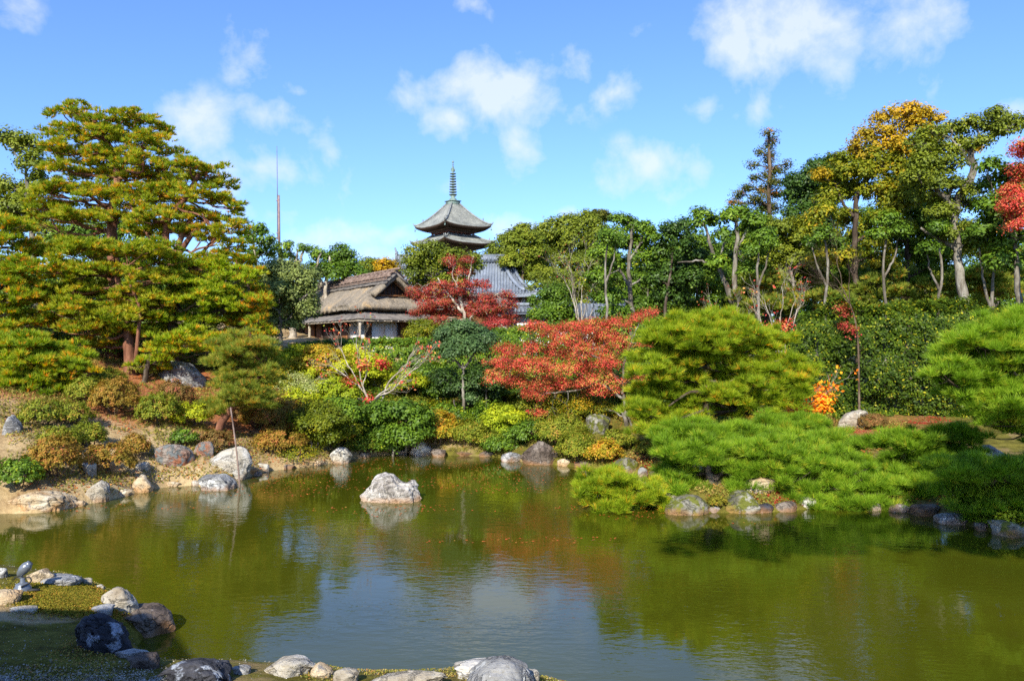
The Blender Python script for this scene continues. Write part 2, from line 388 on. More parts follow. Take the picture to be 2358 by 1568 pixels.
# ground
m, nt, b, o = mat('garden ground')
at = nt.nodes.new('ShaderNodeAttribute'); at.attribute_name = 'cover'
sp = nt.nodes.new('ShaderNodeSeparateColor'); nt.links.new(at.outputs['Color'], sp.inputs[0])
gp = geopos(nt)
n_ = noise(nt, 1.3, 8, .6, gp); nf = noise(nt, 14, 6, .7, gp); nf2 = noise(nt, 60, 4, .7, gp)
soil = ramp(nt, [(.3, (.22,.14,.07)), (.5, (.40,.29,.15)), (.7, (.52,.41,.24))], n_)
soil = mixc(nt, .7, soil, ramp(nt, [(.3, (.55,.5,.42)), (.65, (1.15,1.15,1.1))], nf), 'MULTIPLY')
moss = ramp(nt, [(.3, (.06,.05,.012)), (.5, (.13,.115,.018)), (.62, (.19,.165,.03)), (.75, (.24,.14,.04))], noise(nt, 4, 7, .7, gp))
moss = mixc(nt, .7, moss, ramp(nt, [(.3, (.5,.5,.5)), (.65, (1.2,1.2,1.2))], nf2), 'MULTIPLY')
lit = ramp(nt, [(.3, (.14,.05,.025)), (.5, (.34,.13,.05)), (.7, (.46,.22,.09))], nf)
grv = ramp(nt, [(.4, (.10,.10,.11)), (.5, (.34,.34,.35)), (.62, (.6,.6,.6))], noise(nt, 45, 3, .8, gp))
c = mixc(nt, ramp(nt, [(.42,(0,0,0)),(.58,(1,1,1))], mth(nt, 'ADD', sp.outputs[0], mth(nt, 'MULTIPLY', mth(nt, 'SUBTRACT', n_, .5), 1.1))), soil, moss)
c = mixc(nt, ramp(nt, [(.4,(0,0,0)),(.6,(1,1,1))], mth(nt, 'ADD', sp.outputs[1], mth(nt, 'MULTIPLY', mth(nt, 'SUBTRACT', nf, .5), .8))), c, lit)
c = mixc(nt, ramp(nt, [(.45,(0,0,0)),(.55,(1,1,1))], mth(nt, 'ADD', sp.outputs[2], mth(nt, 'MULTIPLY', mth(nt, 'SUBTRACT', nf, .5), .8))), c, grv)
nt.links.new(c, b.inputs['Base Color']); b.inputs['Roughness'].default_value = .95; b.inputs['Specular IOR Level'].default_value = .1
bump(nt, b, mth(nt, 'ADD', nf, mth(nt, 'MULTIPLY', nf2, .4)), .7, .05)
M['ground'] = m

# ------------------------------------------------------------------ terrain
FAR = [(-400,1215),(-150,1200),(0,1183),(90,1182),(170,1165),(235,1155),(280,1145),(320,1132),(380,1122),(440,1118),(500,1122),(560,1103),(620,1084),(700,1076),(760,1068),(820,1056),(880,1048),(950,1044),(1020,1049),(1100,1050),(1165,1054),(1200,1063),(1300,1073),(1400,1079),(1450,1088),(1510,1098),(1545,1112),(1520,1140),(1530,1172),(1580,1182),(1700,1181),(1800,1179),(1900,1169),(2000,1172),(2090,1180),(2150,1187),(2220,1208),(2300,1230),(2400,1240),(2550,1255)]
NEAR = [(-300,1310),(-60,1322),(0,1322),(60,1335),(150,1348),(230,1356),(262,1372),(300,1392),(330,1420),(345,1455),(320,1490),(345,1515),(390,1545),(470,1552),(560,1550),(640,1556),(740,1560),(830,1575),(960,1578),(1060,1570),(1150,1572),(1250,1585)]
shore = [Wt(*p)[:2] for p in FAR]+[np.array(q) for q in ((13.5,10.5),(14.5,8),(12,5.2),(8,4.2),(4.5,4.6),(2.2,5.8))]+[Wt(*p)[:2] for p in NEAR][::-1]
SH = np.array(shore)
def sdist(X, Y):
    X = np.asarray(X, float).ravel(); Y = np.asarray(Y, float).ravel()
    d = np.full(X.shape, 1e9); ins = np.zeros(X.shape, bool)
    for i in range(len(SH)):
        a = SH[i]; b = SH[(i+1) % len(SH)]; ab = b-a
        t = np.clip(((X-a[0])*ab[0]+(Y-a[1])*ab[1])/(ab@ab+1e-12), 0, 1)
        d = np.minimum(d, np.hypot(X-a[0]-t*ab[0], Y-a[1]-t*ab[1]))
        c = (a[1] > Y) != (b[1] > Y)
        xi = (b[0]-a[0])*(Y-a[1])/(b[1]-a[1]+1e-12)+a[0]
        ins ^= c & (X < xi)
    return np.where(ins, -d, d)
def H(X, Y):
    X = np.asarray(X, float).ravel(); Y = np.asarray(Y, float).ravel()
    s = sdist(X, Y)
    hf = np.interp(X, [-40,-12,-7,0,5,8,16,40], [4.3,4.3,3.9,3.3,2.3,1.05,1.2,2.2])
    sf = np.interp(X, [-40,-12,-6,0,4,7,16,40], [.50,.50,.45,.33,.26,.14,.12,.1])
    far = 1/(1+np.exp(-(Y-10.2)*3))
    hm = hf*far+.42*(1-far); slp = sf*far+.5*(1-far)
    so_ = np.maximum(s, 0)
    z = hm*(1-np.exp(-slp*so_/hm))+.13*(1-np.exp(-so_/.12))
    z += (fbm(np.stack([X*.7, Y*.7, X*0], 1), 4)*.10*far+fbm(np.stack([X*2.5, Y*2.5, X*0+5], 1), 3)*.02)*np.clip(so_/1.2, 0, 1)
    z += np.clip((Y-34)/40, 0, 1)*.6
    return np.where(s > 0, np.maximum(z, .012), -.9*(1-np.exp(np.minimum(s, 0)/.35))-.02)
def G(x, y, dmin=5.0, dmax=70):
    """the point where the sight line through (x, y) meets the ground"""
    D = np.arange(dmin, dmax, .04); X = (x-1179)/F*D; Z = CAMH+(800-y)/F*D
    h = H(X, D); k = np.argmax(Z <= h)
    if not (Z <= h).any(): k = len(D)-1
    return np.array([X[k], D[k], h[k]])
def ground_z(X, Y): return float(H([X], [Y])[0])

xs = np.concatenate([-np.geomspace(1500, 20, 40), np.arange(-19.5, -15, .5), np.arange(-15, 15.01, .12), np.arange(15.5, 20, .5), np.geomspace(20, 1500, 40)])
ys = np.concatenate([-np.geomspace(1500, 4, 30), np.arange(-3, 4.5, .5), np.arange(4.5, 30, .12), np.arange(30, 50, .5), np.geomspace(50, 2500, 40)])
gx, gy = np.meshgrid(xs, ys)
Zg = H(gx, gy)
idx = np.arange(gx.size).reshape(gx.shape)
Q = np.stack([idx[:-1,:-1], idx[:-1,1:], idx[1:,1:], idx[1:,:-1]], -1).reshape(-1, 4)
go = mesh_obj('ground', np.stack([gx.ravel(), gy.ravel(), Zg], 1), [(Q, 0)], M['ground'], smooth=True)
X, Y = gx.ravel(), gy.ravel(); S = sdist(X, Y)
def gauss(cx, cy, r, k=1.0): return k*np.exp(-((X-cx)**2+(Y-cy)**2)/(2*r*r))
nearb = Y < 10.2
moss = np.where(nearb, .8, np.interp(X, [-12,-5,-1,4,7,20], [.12,.3,.55,.7,.62,.6]))
litm = np.zeros_like(X)
for (px, py, r, k) in ((2100,960,1.6,.45),(2020,1000,1.4,.4),(1700,985,1.5,.4),(430,900,1.6,1.1),(300,850,2.5,.9),(120,840,3,.7),(520,900,1.2,.8),(1960,990,1.0,.7),(1600,980,2,.4)):
    g = G(px, py); litm += gauss(g[0], g[1], r, k)
g1 = G(60, 1395); g2 = G(170, 1500)
gr = np.zeros_like(X)
gr += np.where(nearb, gauss(*G(30, 1402)[:2], .45, .95)*0, 0)
gr = np.where(nearb & (Y < 6.1-(X+4)*.25) & (X < -2.2), .8, gr)
dry = np.where(nearb, gauss(*G(120, 1406)[:2], .2, .9)+gauss(*G(40, 1404)[:2], .3, .9)+gauss(*G(700, 1568)[:2], 1.2, .25), 0)
moss = moss-dry
cov = np.zeros((len(X), 4), np.float32); cov[:,0] = moss; cov[:,1] = np.clip(litm, 0, 1); cov[:,2] = gr; cov[:,3] = 1
ca = go.data.color_attributes.new('cover', 'FLOAT_COLOR', 'POINT'); ca.data.foreach_set('color', cov.ravel())
tag(go, kind='structure')
wxs = np.linspace(-22, 17, 2); wys = np.linspace(3.4, 24, 2)
wv = [[-22,3.4,0],[17,3.4,0],[17,24,0],[-22,24,0]]
wo = mesh_obj('pond_water', wv, [(np.array([[0,1,2,3]]), 0)], M['water']); tag(wo, kind='structure')

# ------------------------------------------------------------------ foliage makers
def unit(n, rng=RNG):
    v = rng.normal(size=(n, 3)); return v/np.linalg.norm(v, axis=1)[:, None]
def nrm(v): return v/(np.linalg.norm(v, axis=1)[:, None]+1e-9)
class Fol:
    def __init__(s): s.q = []; s.t = []; s.qt = []; s.tt = []
    def leaves(s, c, n, size, tint, aspect=.6, droop=.0):
        """c centres, n normals, rhombic leaves bent along the middle"""
        N = len(c); a = nrm(np.cross(n, unit(N))); a[:,2] -= droop; a = nrm(a); b = nrm(np.cross(n, a))
        L = (size*RNG.uniform(.7, 1.3, N))[:, None]; Wd = L*aspect
        v = np.stack([c-a*L*.5, c-b*Wd*.5+n*L*.06, c+a*L*.5, c+b*Wd*.5+n*L*.06], 1)
        s.q.append(v); s.qt.append(np.broadcast_to(tint, (N,)).copy())
    def needles(s, c, n, per, length, width, spread, tint):
        N = len(c)*per; cc = np.repeat(c, per, 0); nn = np.repeat(n, per, 0); tt = np.repeat(np.broadcast_to(tint, (len(c),)), per)
        d = nrm(nn+unit(N)*spread); L = (length*RNG.uniform(.7, 1.15, N))[:, None]
        w = nrm(np.cross(d, unit(N)))*width*.5
        s.t.append(np.stack([cc-w, cc+w, cc+d*L], 1)); s.tt.append(np.clip(tt+RNG.normal(0, .08, N), 0, 1))
    def build(s, name, m, parent=None, loc=None):
        V = []; g = []; n = 0; T = []
        if s.q:
            q = np.concatenate(s.q); V.append(q.reshape(-1, 3)); g.append((np.arange(len(q)*4).reshape(-1, 4), 0)); n = len(q)*4; T.append(np.concatenate(s.qt))
        if s.t:
            t = np.concatenate(s.t); V.append(t.reshape(-1, 3)); g.append((np.arange(len(t)*3).reshape(-1, 3)+n, 0)); T.append(np.concatenate(s.tt))
        return mesh_obj(name, np.concatenate(V), g, m, parent, np.clip(np.concatenate(T), 0, 1), False, loc)

def limb(a, b, n=7, up=.15, wig=.06):
    a = np.asarray(a, float); b = np.asarray(b, float); L = np.linalg.norm(b-a)
    t = np.linspace(0, 1, n)[:, None]
    p = a+(b-a)*t; p[:,2] += (np.sin(t[:,0]*math.pi)*up*L)
    w = RNG.normal(0, wig*L, (n, 3)); w[0] = 0; w[-1] = 0
    w[1:-1] = (w[:-2]+w[1:-1]*2+w[2:])/4*1.4
    return p+w
def resample(pts, n):
    pts = np.asarray(pts, float); s = np.concatenate([[0], np.cumsum(np.linalg.norm(np.diff(pts, axis=0), axis=1))])
    # Catmull-Rom smoothing through dense linear samples
    u = np.linspace(0, s[-1], n); p = np.stack([np.interp(u, s, pts[:,k]) for k in range(3)], 1)
    for _ in range(2): p[1:-1] = (p[:-2]+2*p[1:-1]+p[2:])/4
    return p

def pine_pad(F_, c, a, b, h, per, ln, wd, clump, dens, orange=.12, base=.4):
    """one flat cushion of needles: clumps over its top and rim"""
    a *= 1.18; b *= 1.18; h *= 1.15; wd *= (1.8 if wd > .012 else 1.35)
    n = max(6, int(1.75*dens*math.pi*a*b/(clump*clump)))
    r = np.sqrt(RNG.random(n)); th = RNG.random(n)*2*math.pi
    u = r*np.cos(th); v = r*np.sin(th)
    top = np.sqrt(np.maximum(0, 1-r*r))
    if wd < .0163: n = int(n*1.25); r = np.sqrt(RNG.random(n)); th = RNG.random(n)*2*math.pi; u = r*np.cos(th); v = r*np.sin(th); top = np.sqrt(np.maximum(0, 1-r*r))
    w = top*RNG.uniform(-.1 if wd < .0163 else .15, 1., n)-RNG.random(n)*.45
    cc = np.stack([u*a, v*b, w*h], 1)+c
    cc += RNG.normal(0, clump*.22, cc.shape)
    nn = nrm(np.stack([u*.8/1, v*.8, .55+top*.5], 1))
    m = 22
    if wd < .0163: m = 26
    C = np.repeat(cc, m, 0); Nn = np.repeat(nn, m, 0)
    off = unit(len(C))*(RNG.random((len(C), 1))**.5)*clump*np.array([.62, .62, .36]); off[:,2] = np.abs(off[:,2])*.9-clump*.06
    off *= np.repeat(RNG.uniform(.6, 1.35, n), m)[:, None]
    ct = np.repeat(np.clip(RNG.normal(base, .15, n), 0, 1), m)
    og = RNG.random(len(C)) < orange; lower = off[:,2] < clump*.14
    ct = np.where(og & lower, RNG.uniform(.8, 1., len(C)), ct+RNG.normal(0, .13, len(C))+off[:,2]/clump*.25)
    d = nrm(Nn*.55+nrm(off)*.8+np.array([0,0,.3]))
    F_.needles(C+off, d, per, ln, wd, .62, ct)
    return cc

def pine(label, D, trunk, r0, pads, m='pine_gold', bark='bark_red', per=7, ln=.15, wd=.016, clump=.30, dens=1.0, orange=.14, base=.42, group=None, name='pine_tree', depth=.8, basez=True, cat='pine tree', dj=.6, extra=None):
    k_ = dm(D)/D; D = dm(D); ln *= k_; wd *= k_; clump *= k_; r0 *= k_
    tp = [P(x, y, D+(t[0] if t else 0)) for (x, y, *t) in trunk]
    if basez: tp[0][2] = ground_z(tp[0][0], tp[0][1])-.15
    root = empty(name, (tp[0][0], tp[0][1], tp[0][2]+.15), label, cat, group)
    B = MB(); F_ = Fol()
    tr = resample(tp, 22); tr[1:-1] += RNG.normal(0, r0*.12, (20, 3))
    rad = np.linspace(r0, r0*.28, 22); rad[0] *= 1.35; rad[1] *= 1.1
    B.tube(tr, rad, 10)
    for pd in pads:
        x, y, rx, ry = pd[:4]; dd = pd[4] if len(pd) > 4 else RNG.uniform(-dj, dj)
        a = rx/F*D; h = ry/F*D; b = max(a*depth, .35); Dn = D+dd
        c = P(x, y, Dn); c[2] -= h*.25
        cc = pine_pad(F_, c, a, b, h*(1.35 if wd > .012 else 1.7), per, ln, wd, clump, dens, orange, base)
        # limb from the trunk up into the cushion
        k = np.argmin(np.linalg.norm((tr-c)*np.array([1,1,1.3])+np.array([0,0,.25*a]), axis=1)); k = max(3, min(k, 20))
        e = c+[0,0,-h*.1]; rr = min(rad[k]*.6, .025+.035*a*1.5)
        lp = limb(tr[k], e, 8, -.08, .07); B.tube(lp, np.linspace(rr, rr*.4, 8), 6, False)
        for q in cc[RNG.choice(len(cc), min(len(cc), 7), False)]:
            B.tube(limb(lp[RNG.integers(4, 8)], q, 4, -.05, .05), np.linspace(rr*.35, .006, 4), 4, False)
    if extra: extra(B, F_, tr)
    B.build('trunk', M[bark], root, True); F_.build('crown', M[m], root)
    return root

def leafy(F_, c, a, b, h, size, dens, clump, base=.45, var=.16, hollow=.55, flat=0., upb=.5, aspect=.6, low=-.75):
    """a crown lobe: leaf clumps over an ellipsoid, looser inside"""
    A = 4*math.pi*((a*b)**1.6/3+(a*h)**1.6/3+(b*h)**1.6/3)**(1/1.6)
    a *= 1.12; b *= 1.12; h *= 1.15; size *= .95
    n = max(5, int(A/(clump*clump)*1.7*dens))
    d = unit(n); d[:,2] = np.where(d[:,2] < low, -d[:,2], d[:,2])
    r = RNG.uniform(hollow, 1.04, n)[:, None]
    cc = c+d*r*np.array([a, b, h]); m = 46
    C = np.repeat(cc, m, 0); dn = np.repeat(d, m, 0)
    off = unit(len(C))*(RNG.random((len(C), 1))**.55)*clump*np.repeat(RNG.uniform(.6, 1.3, n), m)[:, None]*np.array([.82, .82, .8*(1-flat)])
    ct = np.repeat(np.clip(RNG.normal(base, var*.75, n)+RNG.normal(0, var*.4), 0, 1), m)+RNG.normal(0, var*.6, len(C))
    nn = nrm(dn*.5+nrm(off)*.6+np.array([0,0,upb])+unit(len(C))*.45)
    F_.leaves(C+off, nn, size, ct, aspect)
    return cc

def broad(label, D, trunk, r0, blobs, m='ever_mid', bark='bark_grey', size=.10, dens=1., clump=.34, group=None, name='broadleaf_tree', cat='tree', base=.45, forks=None, depth=.85, dj=.5, flat=.2, hollow=.55, twigs=4, second=None, aspect=.6, upb=.5, low=-.75, var=.16, thin=1.):
    k_ = dm(D)/D; D = dm(D); size *= k_; clump *= k_; r0 *= k_
    tp = [P(x, y, D+(t[0] if t else 0)) for (x, y, *t) in trunk]
    tp[0][2] = ground_z(tp[0][0], tp[0][1])-.2
    root = empty(name, (tp[0][0], tp[0][1], tp[0][2]+.2), label, cat, group)
    B = MB(); F_ = Fol(); F2 = Fol()
    tr = resample(tp, 22); tr[1:-1] += RNG.normal(0, r0*.15, (20, 3)); rad = np.linspace(r0, r0*.35, 22)*RNG.uniform(.92, 1.1, 22); rad[0] *= 1.5; rad[1] *= 1.2
    B.tube(tr, rad, 10); starts = [(tr[k], rad[k]) for k in range(7, 22)]
    for fk in forks or []:
        p = resample([P(x, y, D+(t[0] if t else 0)) for (x, y, *t) in fk[1:]], 14); r1 = fk[0]*k_
        p[1:-1] += RNG.normal(0, r1*.25, (12, 3))
        rr = np.linspace(r1, r1*.4, 14); B.tube(p, rr, 8); starts += [(p[k], rr[k]) for k in range(3, 14)]
    sp = np.array([s[0] for s in starts])
    for bl in blobs:
        x, y, rx, ry = bl[:4]; dd = bl[4] if len(bl) > 4 and bl[4] is not None else RNG.uniform(-dj, dj)
        a = rx/F*D; h = ry/F*D; b = max(a*depth, .4)
        if y > trunk[-1][1]-5 and len(bl) < 5 and RNG.random() < .75 and abs(x-np.interp(-y, [-q[1] for q in trunk], [q[0] for q in trunk])) < rx*.9: dd = b*.95
        c = P(x, y, D+dd)
        alt = second is not None and len(bl) > 5
        cc = leafy(F2 if alt else F_, c, a, b, h, size, dens, clump, base, var, hollow, flat, upb, aspect, low)
        k = np.argmin(np.linalg.norm(sp-c-np.array([0,0,-h*.8]), axis=1)); rr = min(starts[k][1]*.7, .03+.03*a)*thin
        lp = limb(sp[k], c, 7, .04, .06); B.tube(lp, np.linspace(rr, rr*.35, 7), 6, False)
        for q in cc[RNG.choice(len(cc), min(len(cc), twigs*3), False)]:
            B.tube(limb(lp[RNG.integers(3, 7)], q, 5, .05, .07), np.linspace(rr*.35, .006*thin+.002, 5), 4, False)
    B.build('trunk', M[bark], root, True)
    if F_.q: F_.build('crown', M[m], root)
    if F2.q: F2.build('crown', M[second], root)
    return root

def twiggy(B, a, d, L, r, lev, spread=.55, n=3, ends=None, up=.1):
    """bare branches dividing again and again"""
    d = d/np.linalg.norm(d); b = a+d*L; p = limb(a, b, 5, .02, .05); B.tube(p, np.linspace(r, r*.62, 5), 5 if lev > 1 else 4, False)
    if lev == 0:
        if ends is not None: ends.append(b)
        return
    for k in range(n):
        q = d+unit(1)[0]*spread+np.array([0,0,up])
        s = p[-1] if k == 0 else p[RNG.integers(2, 5)]
        twiggy(B, s, q, L*RNG.uniform(.6, .85), r*.6, lev-1, spread, n, ends, up)
def bare_tree(label, D, trunk, r0, stems, m='red_leaf', leafn=0, leafs=.06, bark='bark_pale', lev=4, name='bare_tree', cat='tree', group=None, spread=.55, clump=.15, nb=3, patches=None, per=5):
    k_ = dm(D)/D; D = dm(D); leafs *= k_; clump *= k_; r0 *= k_; stems = [(x, y, k, L*k_) for (x, y, k, L) in stems]
    tp = [P(x, y, D+(t[0] if t else 0)) for (x, y, *t) in trunk]; tp[0][2] = ground_z(tp[0][0], tp[0][1])-.1
    root = empty(name, (tp[0][0], tp[0][1], tp[0][2]+.1), label, cat, group)
    B = MB(); tr = resample(tp, 16); rad = np.linspace(r0, r0*.4, 16); rad[0] *= 1.4; B.tube(tr, rad, 8); ends = []
    for (x, y, k, L) in stems:
        a = tr[k]; e = P(x, y, D+RNG.uniform(-.4, .4)); d = e-a; p = limb(a, e, 8, .03, .04); B.tube(p, np.linspace(rad[k]*.7, rad[k]*.35, 8), 6, False)
        for j in (3, 5, 6, 7): twiggy(B, p[j], d/np.linalg.norm(d)+unit(1)[0]*.45, L*.8, rad[k]*.2, lev-2, spread, nb, ends, .05)
    B.build('trunk', M[bark], root, True)
    F_ = Fol()
    if leafn and ends:
        E = np.array(ends); E = E[RNG.random(len(E)) < leafn]; C = np.repeat(E, per, 0); off = unit(len(C))*clump*RNG.random((len(C), 1))
        F_.leaves(C+off, nrm(unit(len(C))+[0,0,.8]), leafs, RNG.random(len(C)), .7)
    for (x, y, rx, ry, dn) in patches or []:
        leafy(F_, P(x, y, D), rx/F*D, rx/F*D*.8, ry/F*D, leafs, dn*.45, clump*2.2, .5, .3, .1, .2, .8, .8)
    if F_.q: F_.build('crown', M[m], root)
    return root

def shrub(label, x, y, w, h, m='azalea_green', size=.045, dens=1., name='azalea_bush', cat='bush', group=None, clump=.13, rough=.10, D=None, loose=False, hollow=.75, stems=False, depth=.9):
    if D is not None: D = dm(D)
    g = G(x, y) if D is None else np.array([(x-1179)/F*D, D, ground_z((x-1179)/F*D, D)])
    a = w/2/F*g[1]; b = a*depth; hh = h/F*g[1]
    g[1] += b*.45; g[0] = (x-1179)/F*g[1]; g[2] = ground_z(g[0], g[1])
    F_ = Fol(); A = 2*math.pi*((a*b)**1.6/3+(a*hh)**1.6*2/3)**(1/1.6); n = int(A/(clump*clump)*1.9*dens); m_ = 28
    d = unit(n); d[:,2] = np.abs(d[:,2])-.12; d = nrm(d); lump = 1+fbm(d*1.7+RNG.random(3)*20, 3)[:, None]*rough*1.6
    r = RNG.uniform(hollow, 1., n)[:, None]*lump
    cc = g+d*r*np.array([a*1.1, b*1.1, hh*.7])+[0,0,hh*.38]; cc[:,2] = np.maximum(cc[:,2], g[2]+.02)
    C = np.repeat(cc, m_, 0); dn = np.repeat(d, m_, 0); off = unit(len(C))*clump*RNG.random((len(C), 1))**.5*(.9 if loose else .6)
    ct = np.repeat(np.clip(RNG.normal(.45, .16, n), 0, 1), m_)+RNG.normal(0, .16, len(C))
    F_.leaves(C+off, nrm(dn*.9+unit(len(C))*.6+[0,0,.3]), size, ct, .6)
    root = empty(name, g, label, cat, group)
    F_.build('foliage', M[m], root)
    B = MB()
    for k in range(7 if stems else 4):
        q = cc[RNG.integers(len(cc))]; B.tube(limb(g+[RNG.normal(0, a*.08), RNG.normal(0, b*.08), -.05], q, 6, .02, .06), np.linspace(.012+.012*a, .005, 6), 5, False)
    B.build('stem', M['bark_pale' if stems else 'bark_brown'], root, True)
    return root

# ------------------------------------------------------------------ rocks
import bmesh
def _ico(n):
    bm = bmesh.new(); bmesh.ops.create_icosphere(bm, subdivisions=n, radius=1)
    v = np.array([q.co[:] for q in bm.verts]); f = np.array([[q.index for q in p.verts] for p in bm.faces]); bm.free()
    return v, f
ICO = {4: _ico(4), 5: _ico(5), 6: _ico(6)}
def rock(label, x, y, w, h, m='rock_grey', on='water', prof=None, ang=.75, seed=None, depth=.75, rough=1., group=None, lean=0., D=None, lift=0.):
    g = Wt(x, y) if on == 'water' else G(x, y)
    if D is not None: g = np.array([(x-1179)/F*D, D, 0 if on == 'water' else ground_z((x-1179)/F*D, D)])
    rs = np.random.default_rng(seed if seed is not None else int(x*7+y*3))
    v0, f = ICO[6 if w > 130 else 5 if w > 50 else 4]
    k = 16; nn = rs.normal(size=(k, 3)); nn /= np.linalg.norm(nn, axis=1)[:, None]; nn[:,2] *= .7
    dist = rs.uniform(.62, 1.0, k)
    q = np.maximum(v0@nn.T, 0)/dist; p = 26
    r = (np.sum(q**p, 1)+1e-6)**(-1/p); r = np.minimum(r, 1.45)
    r = ang*r+(1-ang)
    o = rs.random(3)*40
    v = v0*r[:, None]
    n1 = fbm(v*1.6+o, 4); n2 = fbm(v*6+o, 4); cr = np.abs(fbm(v*np.array([2.2, 2.2, 1.1])+o+9, 3))
    v = v*(1+(.10*n1+.030*n2-.09*np.exp(-(cr/.06)**2))[:, None]*rough)
    v[:,:2] *= (1+.22*np.clip(v[:,2:3], -.4, .8)); v[:,0] += lean*v[:,2]
    D_ = g[1]; ww = w/F*D_; hh = h/F*D_*(.85 if h > 20 and w != 150 else 1); dp = max(ww*depth, hh*.6)
    v[:,0] = (v[:,0]-v[:,0].min())/np.ptp(v[:,0])*2-1
    v[:,1] = (v[:,1]-v[:,1].min())/np.ptp(v[:,1])*2-1
    z = np.maximum(v[:,2], -.62); z = (z-z.min())/(np.ptp(z)); z0 = .34
    z = (z-z0)/(1-z0); z = np.where(z > 0, np.maximum(z, 1e-6)**.5, z)
    if prof is not None:
        prof = [(a_, b_**.75) for a_, b_ in prof]; pr = np.interp(v[:,0], [a for a, b in prof], [b for a, b in prof]); z = np.where(z > 0, z*pr, z)
        z = z/max(z.max(), .1)
    V = np.stack([v[:,0]*ww/2, v[:,1]*dp/2, z*hh], 1)
    loc = g+np.array([0, dp*.42, lift]); loc[0] *= loc[1]/g[1]
    if on != 'water':
        loc[2] = min(g[2]+.02, ground_z(loc[0], loc[1]))
    ob = mesh_obj('rock', V, [(f, 0)], M[m], smooth=True); ob.location = loc
    if group: ob['group'] = group
    return tag(ob, label, 'rock')

R = rock
GS = 'stones edging the pond'
R('long cream boulder with orange stains, biggest on the left shore', 90,1180,170,50,'rock_cream', prof=[(-1,.3),(-.7,.7),(-.2,.95),(.3,1),(.75,.9),(1,.3)], seed=3)
R('pale grey boulder with rusty foot right of the long cream boulder', 222,1158,68,56,'rock_white', prof=[(-1,.3),(-.3,.8),(.3,1),(.8,.95),(1,.6)])
R('slanted pale slab set in the bare slope above the left shore', 207,1100,34,36,'rock_white','ground', lean=-.3)
R('peaked cream and rust rock at the waterline below the azaleas', 325,1134,62,46,'rock_cream', prof=[(-1,.2),(0,1),(.4,.9),(1,.3)])
R('low cream rock leaning against the peaked cream and rust rock', 366,1120,42,28,'rock_cream')
R('small pale block half buried in the slope above the peaked cream rock', 420-92,1088,34,24,'rock_white','ground')
R('oval whitish stone on the shore left of the flat charcoal boulder', 426,1112,46,22,'rock_cream')
R('whitish stone on the shore just behind the flat charcoal boulder', 478,1103,50,18,'rock_cream')
R('flat charcoal boulder standing in the water near the support pole', 498,1130,90,40,'rock_grey', prof=[(-1,.6),(-.6,1),(.5,.95),(1,.5)], seed=12)
R('round boulder striped rust red and grey on the left slope', 400,1077,86,60,'rock_rust','ground', seed=4)
R('small pinkish rock between the rust striped boulder and the big white one', 470,1052,46,38,'rock_rust','ground')
R('big whitish wedge boulder behind the thin support pole', 522,1088,118,64,'rock_white','ground', depth=.45, prof=[(-1,.2),(-.5,.55),(0,.8),(.5,1),(.8,.9),(1,.5)], seed=21)
R('small bluish dark stone between whitish shore stones', 515,1106,28,16,'rock_grey')
R('small pale stone right of the support pole foot', 607,1087,28,20,'rock_white')
R('flat tan stone at the foot of the big whitish wedge boulder', 575,1096,45,16,'rock_cream')
R('squarish white boulder on the far shore left of centre', 786,1068,54,44,'rock_white', prof=[(-1,.6),(-.3,1),(.4,1),(1,.45)])
R('pointed pale rock on the far shore at the middle', 970,1049,60,36,'rock_white', prof=[(-1,.2),(-.2,.8),(.1,1),(.5,.6),(1,.3)])
R('low dark stone touching the pointed pale rock', 1008,1052,38,17,'rock_brown')
R('flat grey stone in the shade left of the big brown boulder', 1178,1063,50,20,'rock_grey')
R('big dark brown boulder in the shade under the red maple', 1245,1072,105,62,'rock_brown', prof=[(-1,.3),(-.6,.7),(.1,1),(.6,.8),(1,.4)], seed=31)
R('small sandy rock right of the big brown boulder', 1300,1073,34,16,'rock_cream')
R('low stone on the far shore left of the flat grey one', 1120,1052,34,12,'rock_brown')
R('jagged two-humped rock standing alone in the middle of the pond', 900,1158,150,66,'rock_centre', prof=[(-1,.22),(-.72,.42),(-.5,.8),(-.15,1.0),(.1,.96),(.32,.68),(.5,.66),(.62,.82),(.78,.74),(.9,.55),(1,.35)], ang=.6, seed=8, rough=1.7, depth=.6)
R('huge blue grey boulder on the left hill under the pine bough', 420,892,122,68,'rock_grey','ground', prof=[(-1,.5),(-.6,.9),(-.3,1),(.3,.95),(1,.35)], seed=15)
R('dark upright rock at the left edge among shaded shrubs', 25,1002,46,50,'rock_grey','ground', prof=[(-1,.3),(0,1),(1,.4)])
R('pale blocky rock behind the pine branch reaching over the water', 1440,1090,60,42,'rock_moss', prof=[(-1,.6),(0,1),(1,.7)])
R('small grey stone right of the pale blocky rock', 1480,1097,24,24,'rock_grey')
R('flat pale stone at the inlet behind the water branch', 1512,1100,34,16,'rock_brown')
R('small dark stone left of the pale blocky rock', 1340,1076,36,12,'rock_brown')
R('grey stone behind the low pine trunk, left one', 1575,1097,40,26,'rock_grey','ground')
R('pale grey stone just left of the low pine trunk', 1602,1092,34,28,'rock_white','ground')
R('broad mossy boulder in the water below the low pine trunk', 1583,1186,112,48,'rock_moss', prof=[(-1,.5),(-.4,.95),(.4,1),(1,.55)], seed=41)
R('little flat grey stone between the mossy and the round dark boulder', 1645,1181,34,14,'rock_grey')
R('round charcoal boulder with pale lichen on the right shore', 1706,1182,80,56,'rock_moss', prof=[(-1,.4),(-.3,.95),(.3,1),(1,.4)], seed=43)
R('square charcoal stone right of the round lichen boulder', 1757,1181,46,24,'rock_dark')
R('brown block stone left of the smooth white stone', 1806,1179,60,26,'rock_brown')
R('smooth white stone bright against the dark right shore', 1860,1172,52,28,'rock_white', ang=.25, rough=.4)
R('small pale stone touching the smooth white stone', 1894,1170,28,20,'rock_white')
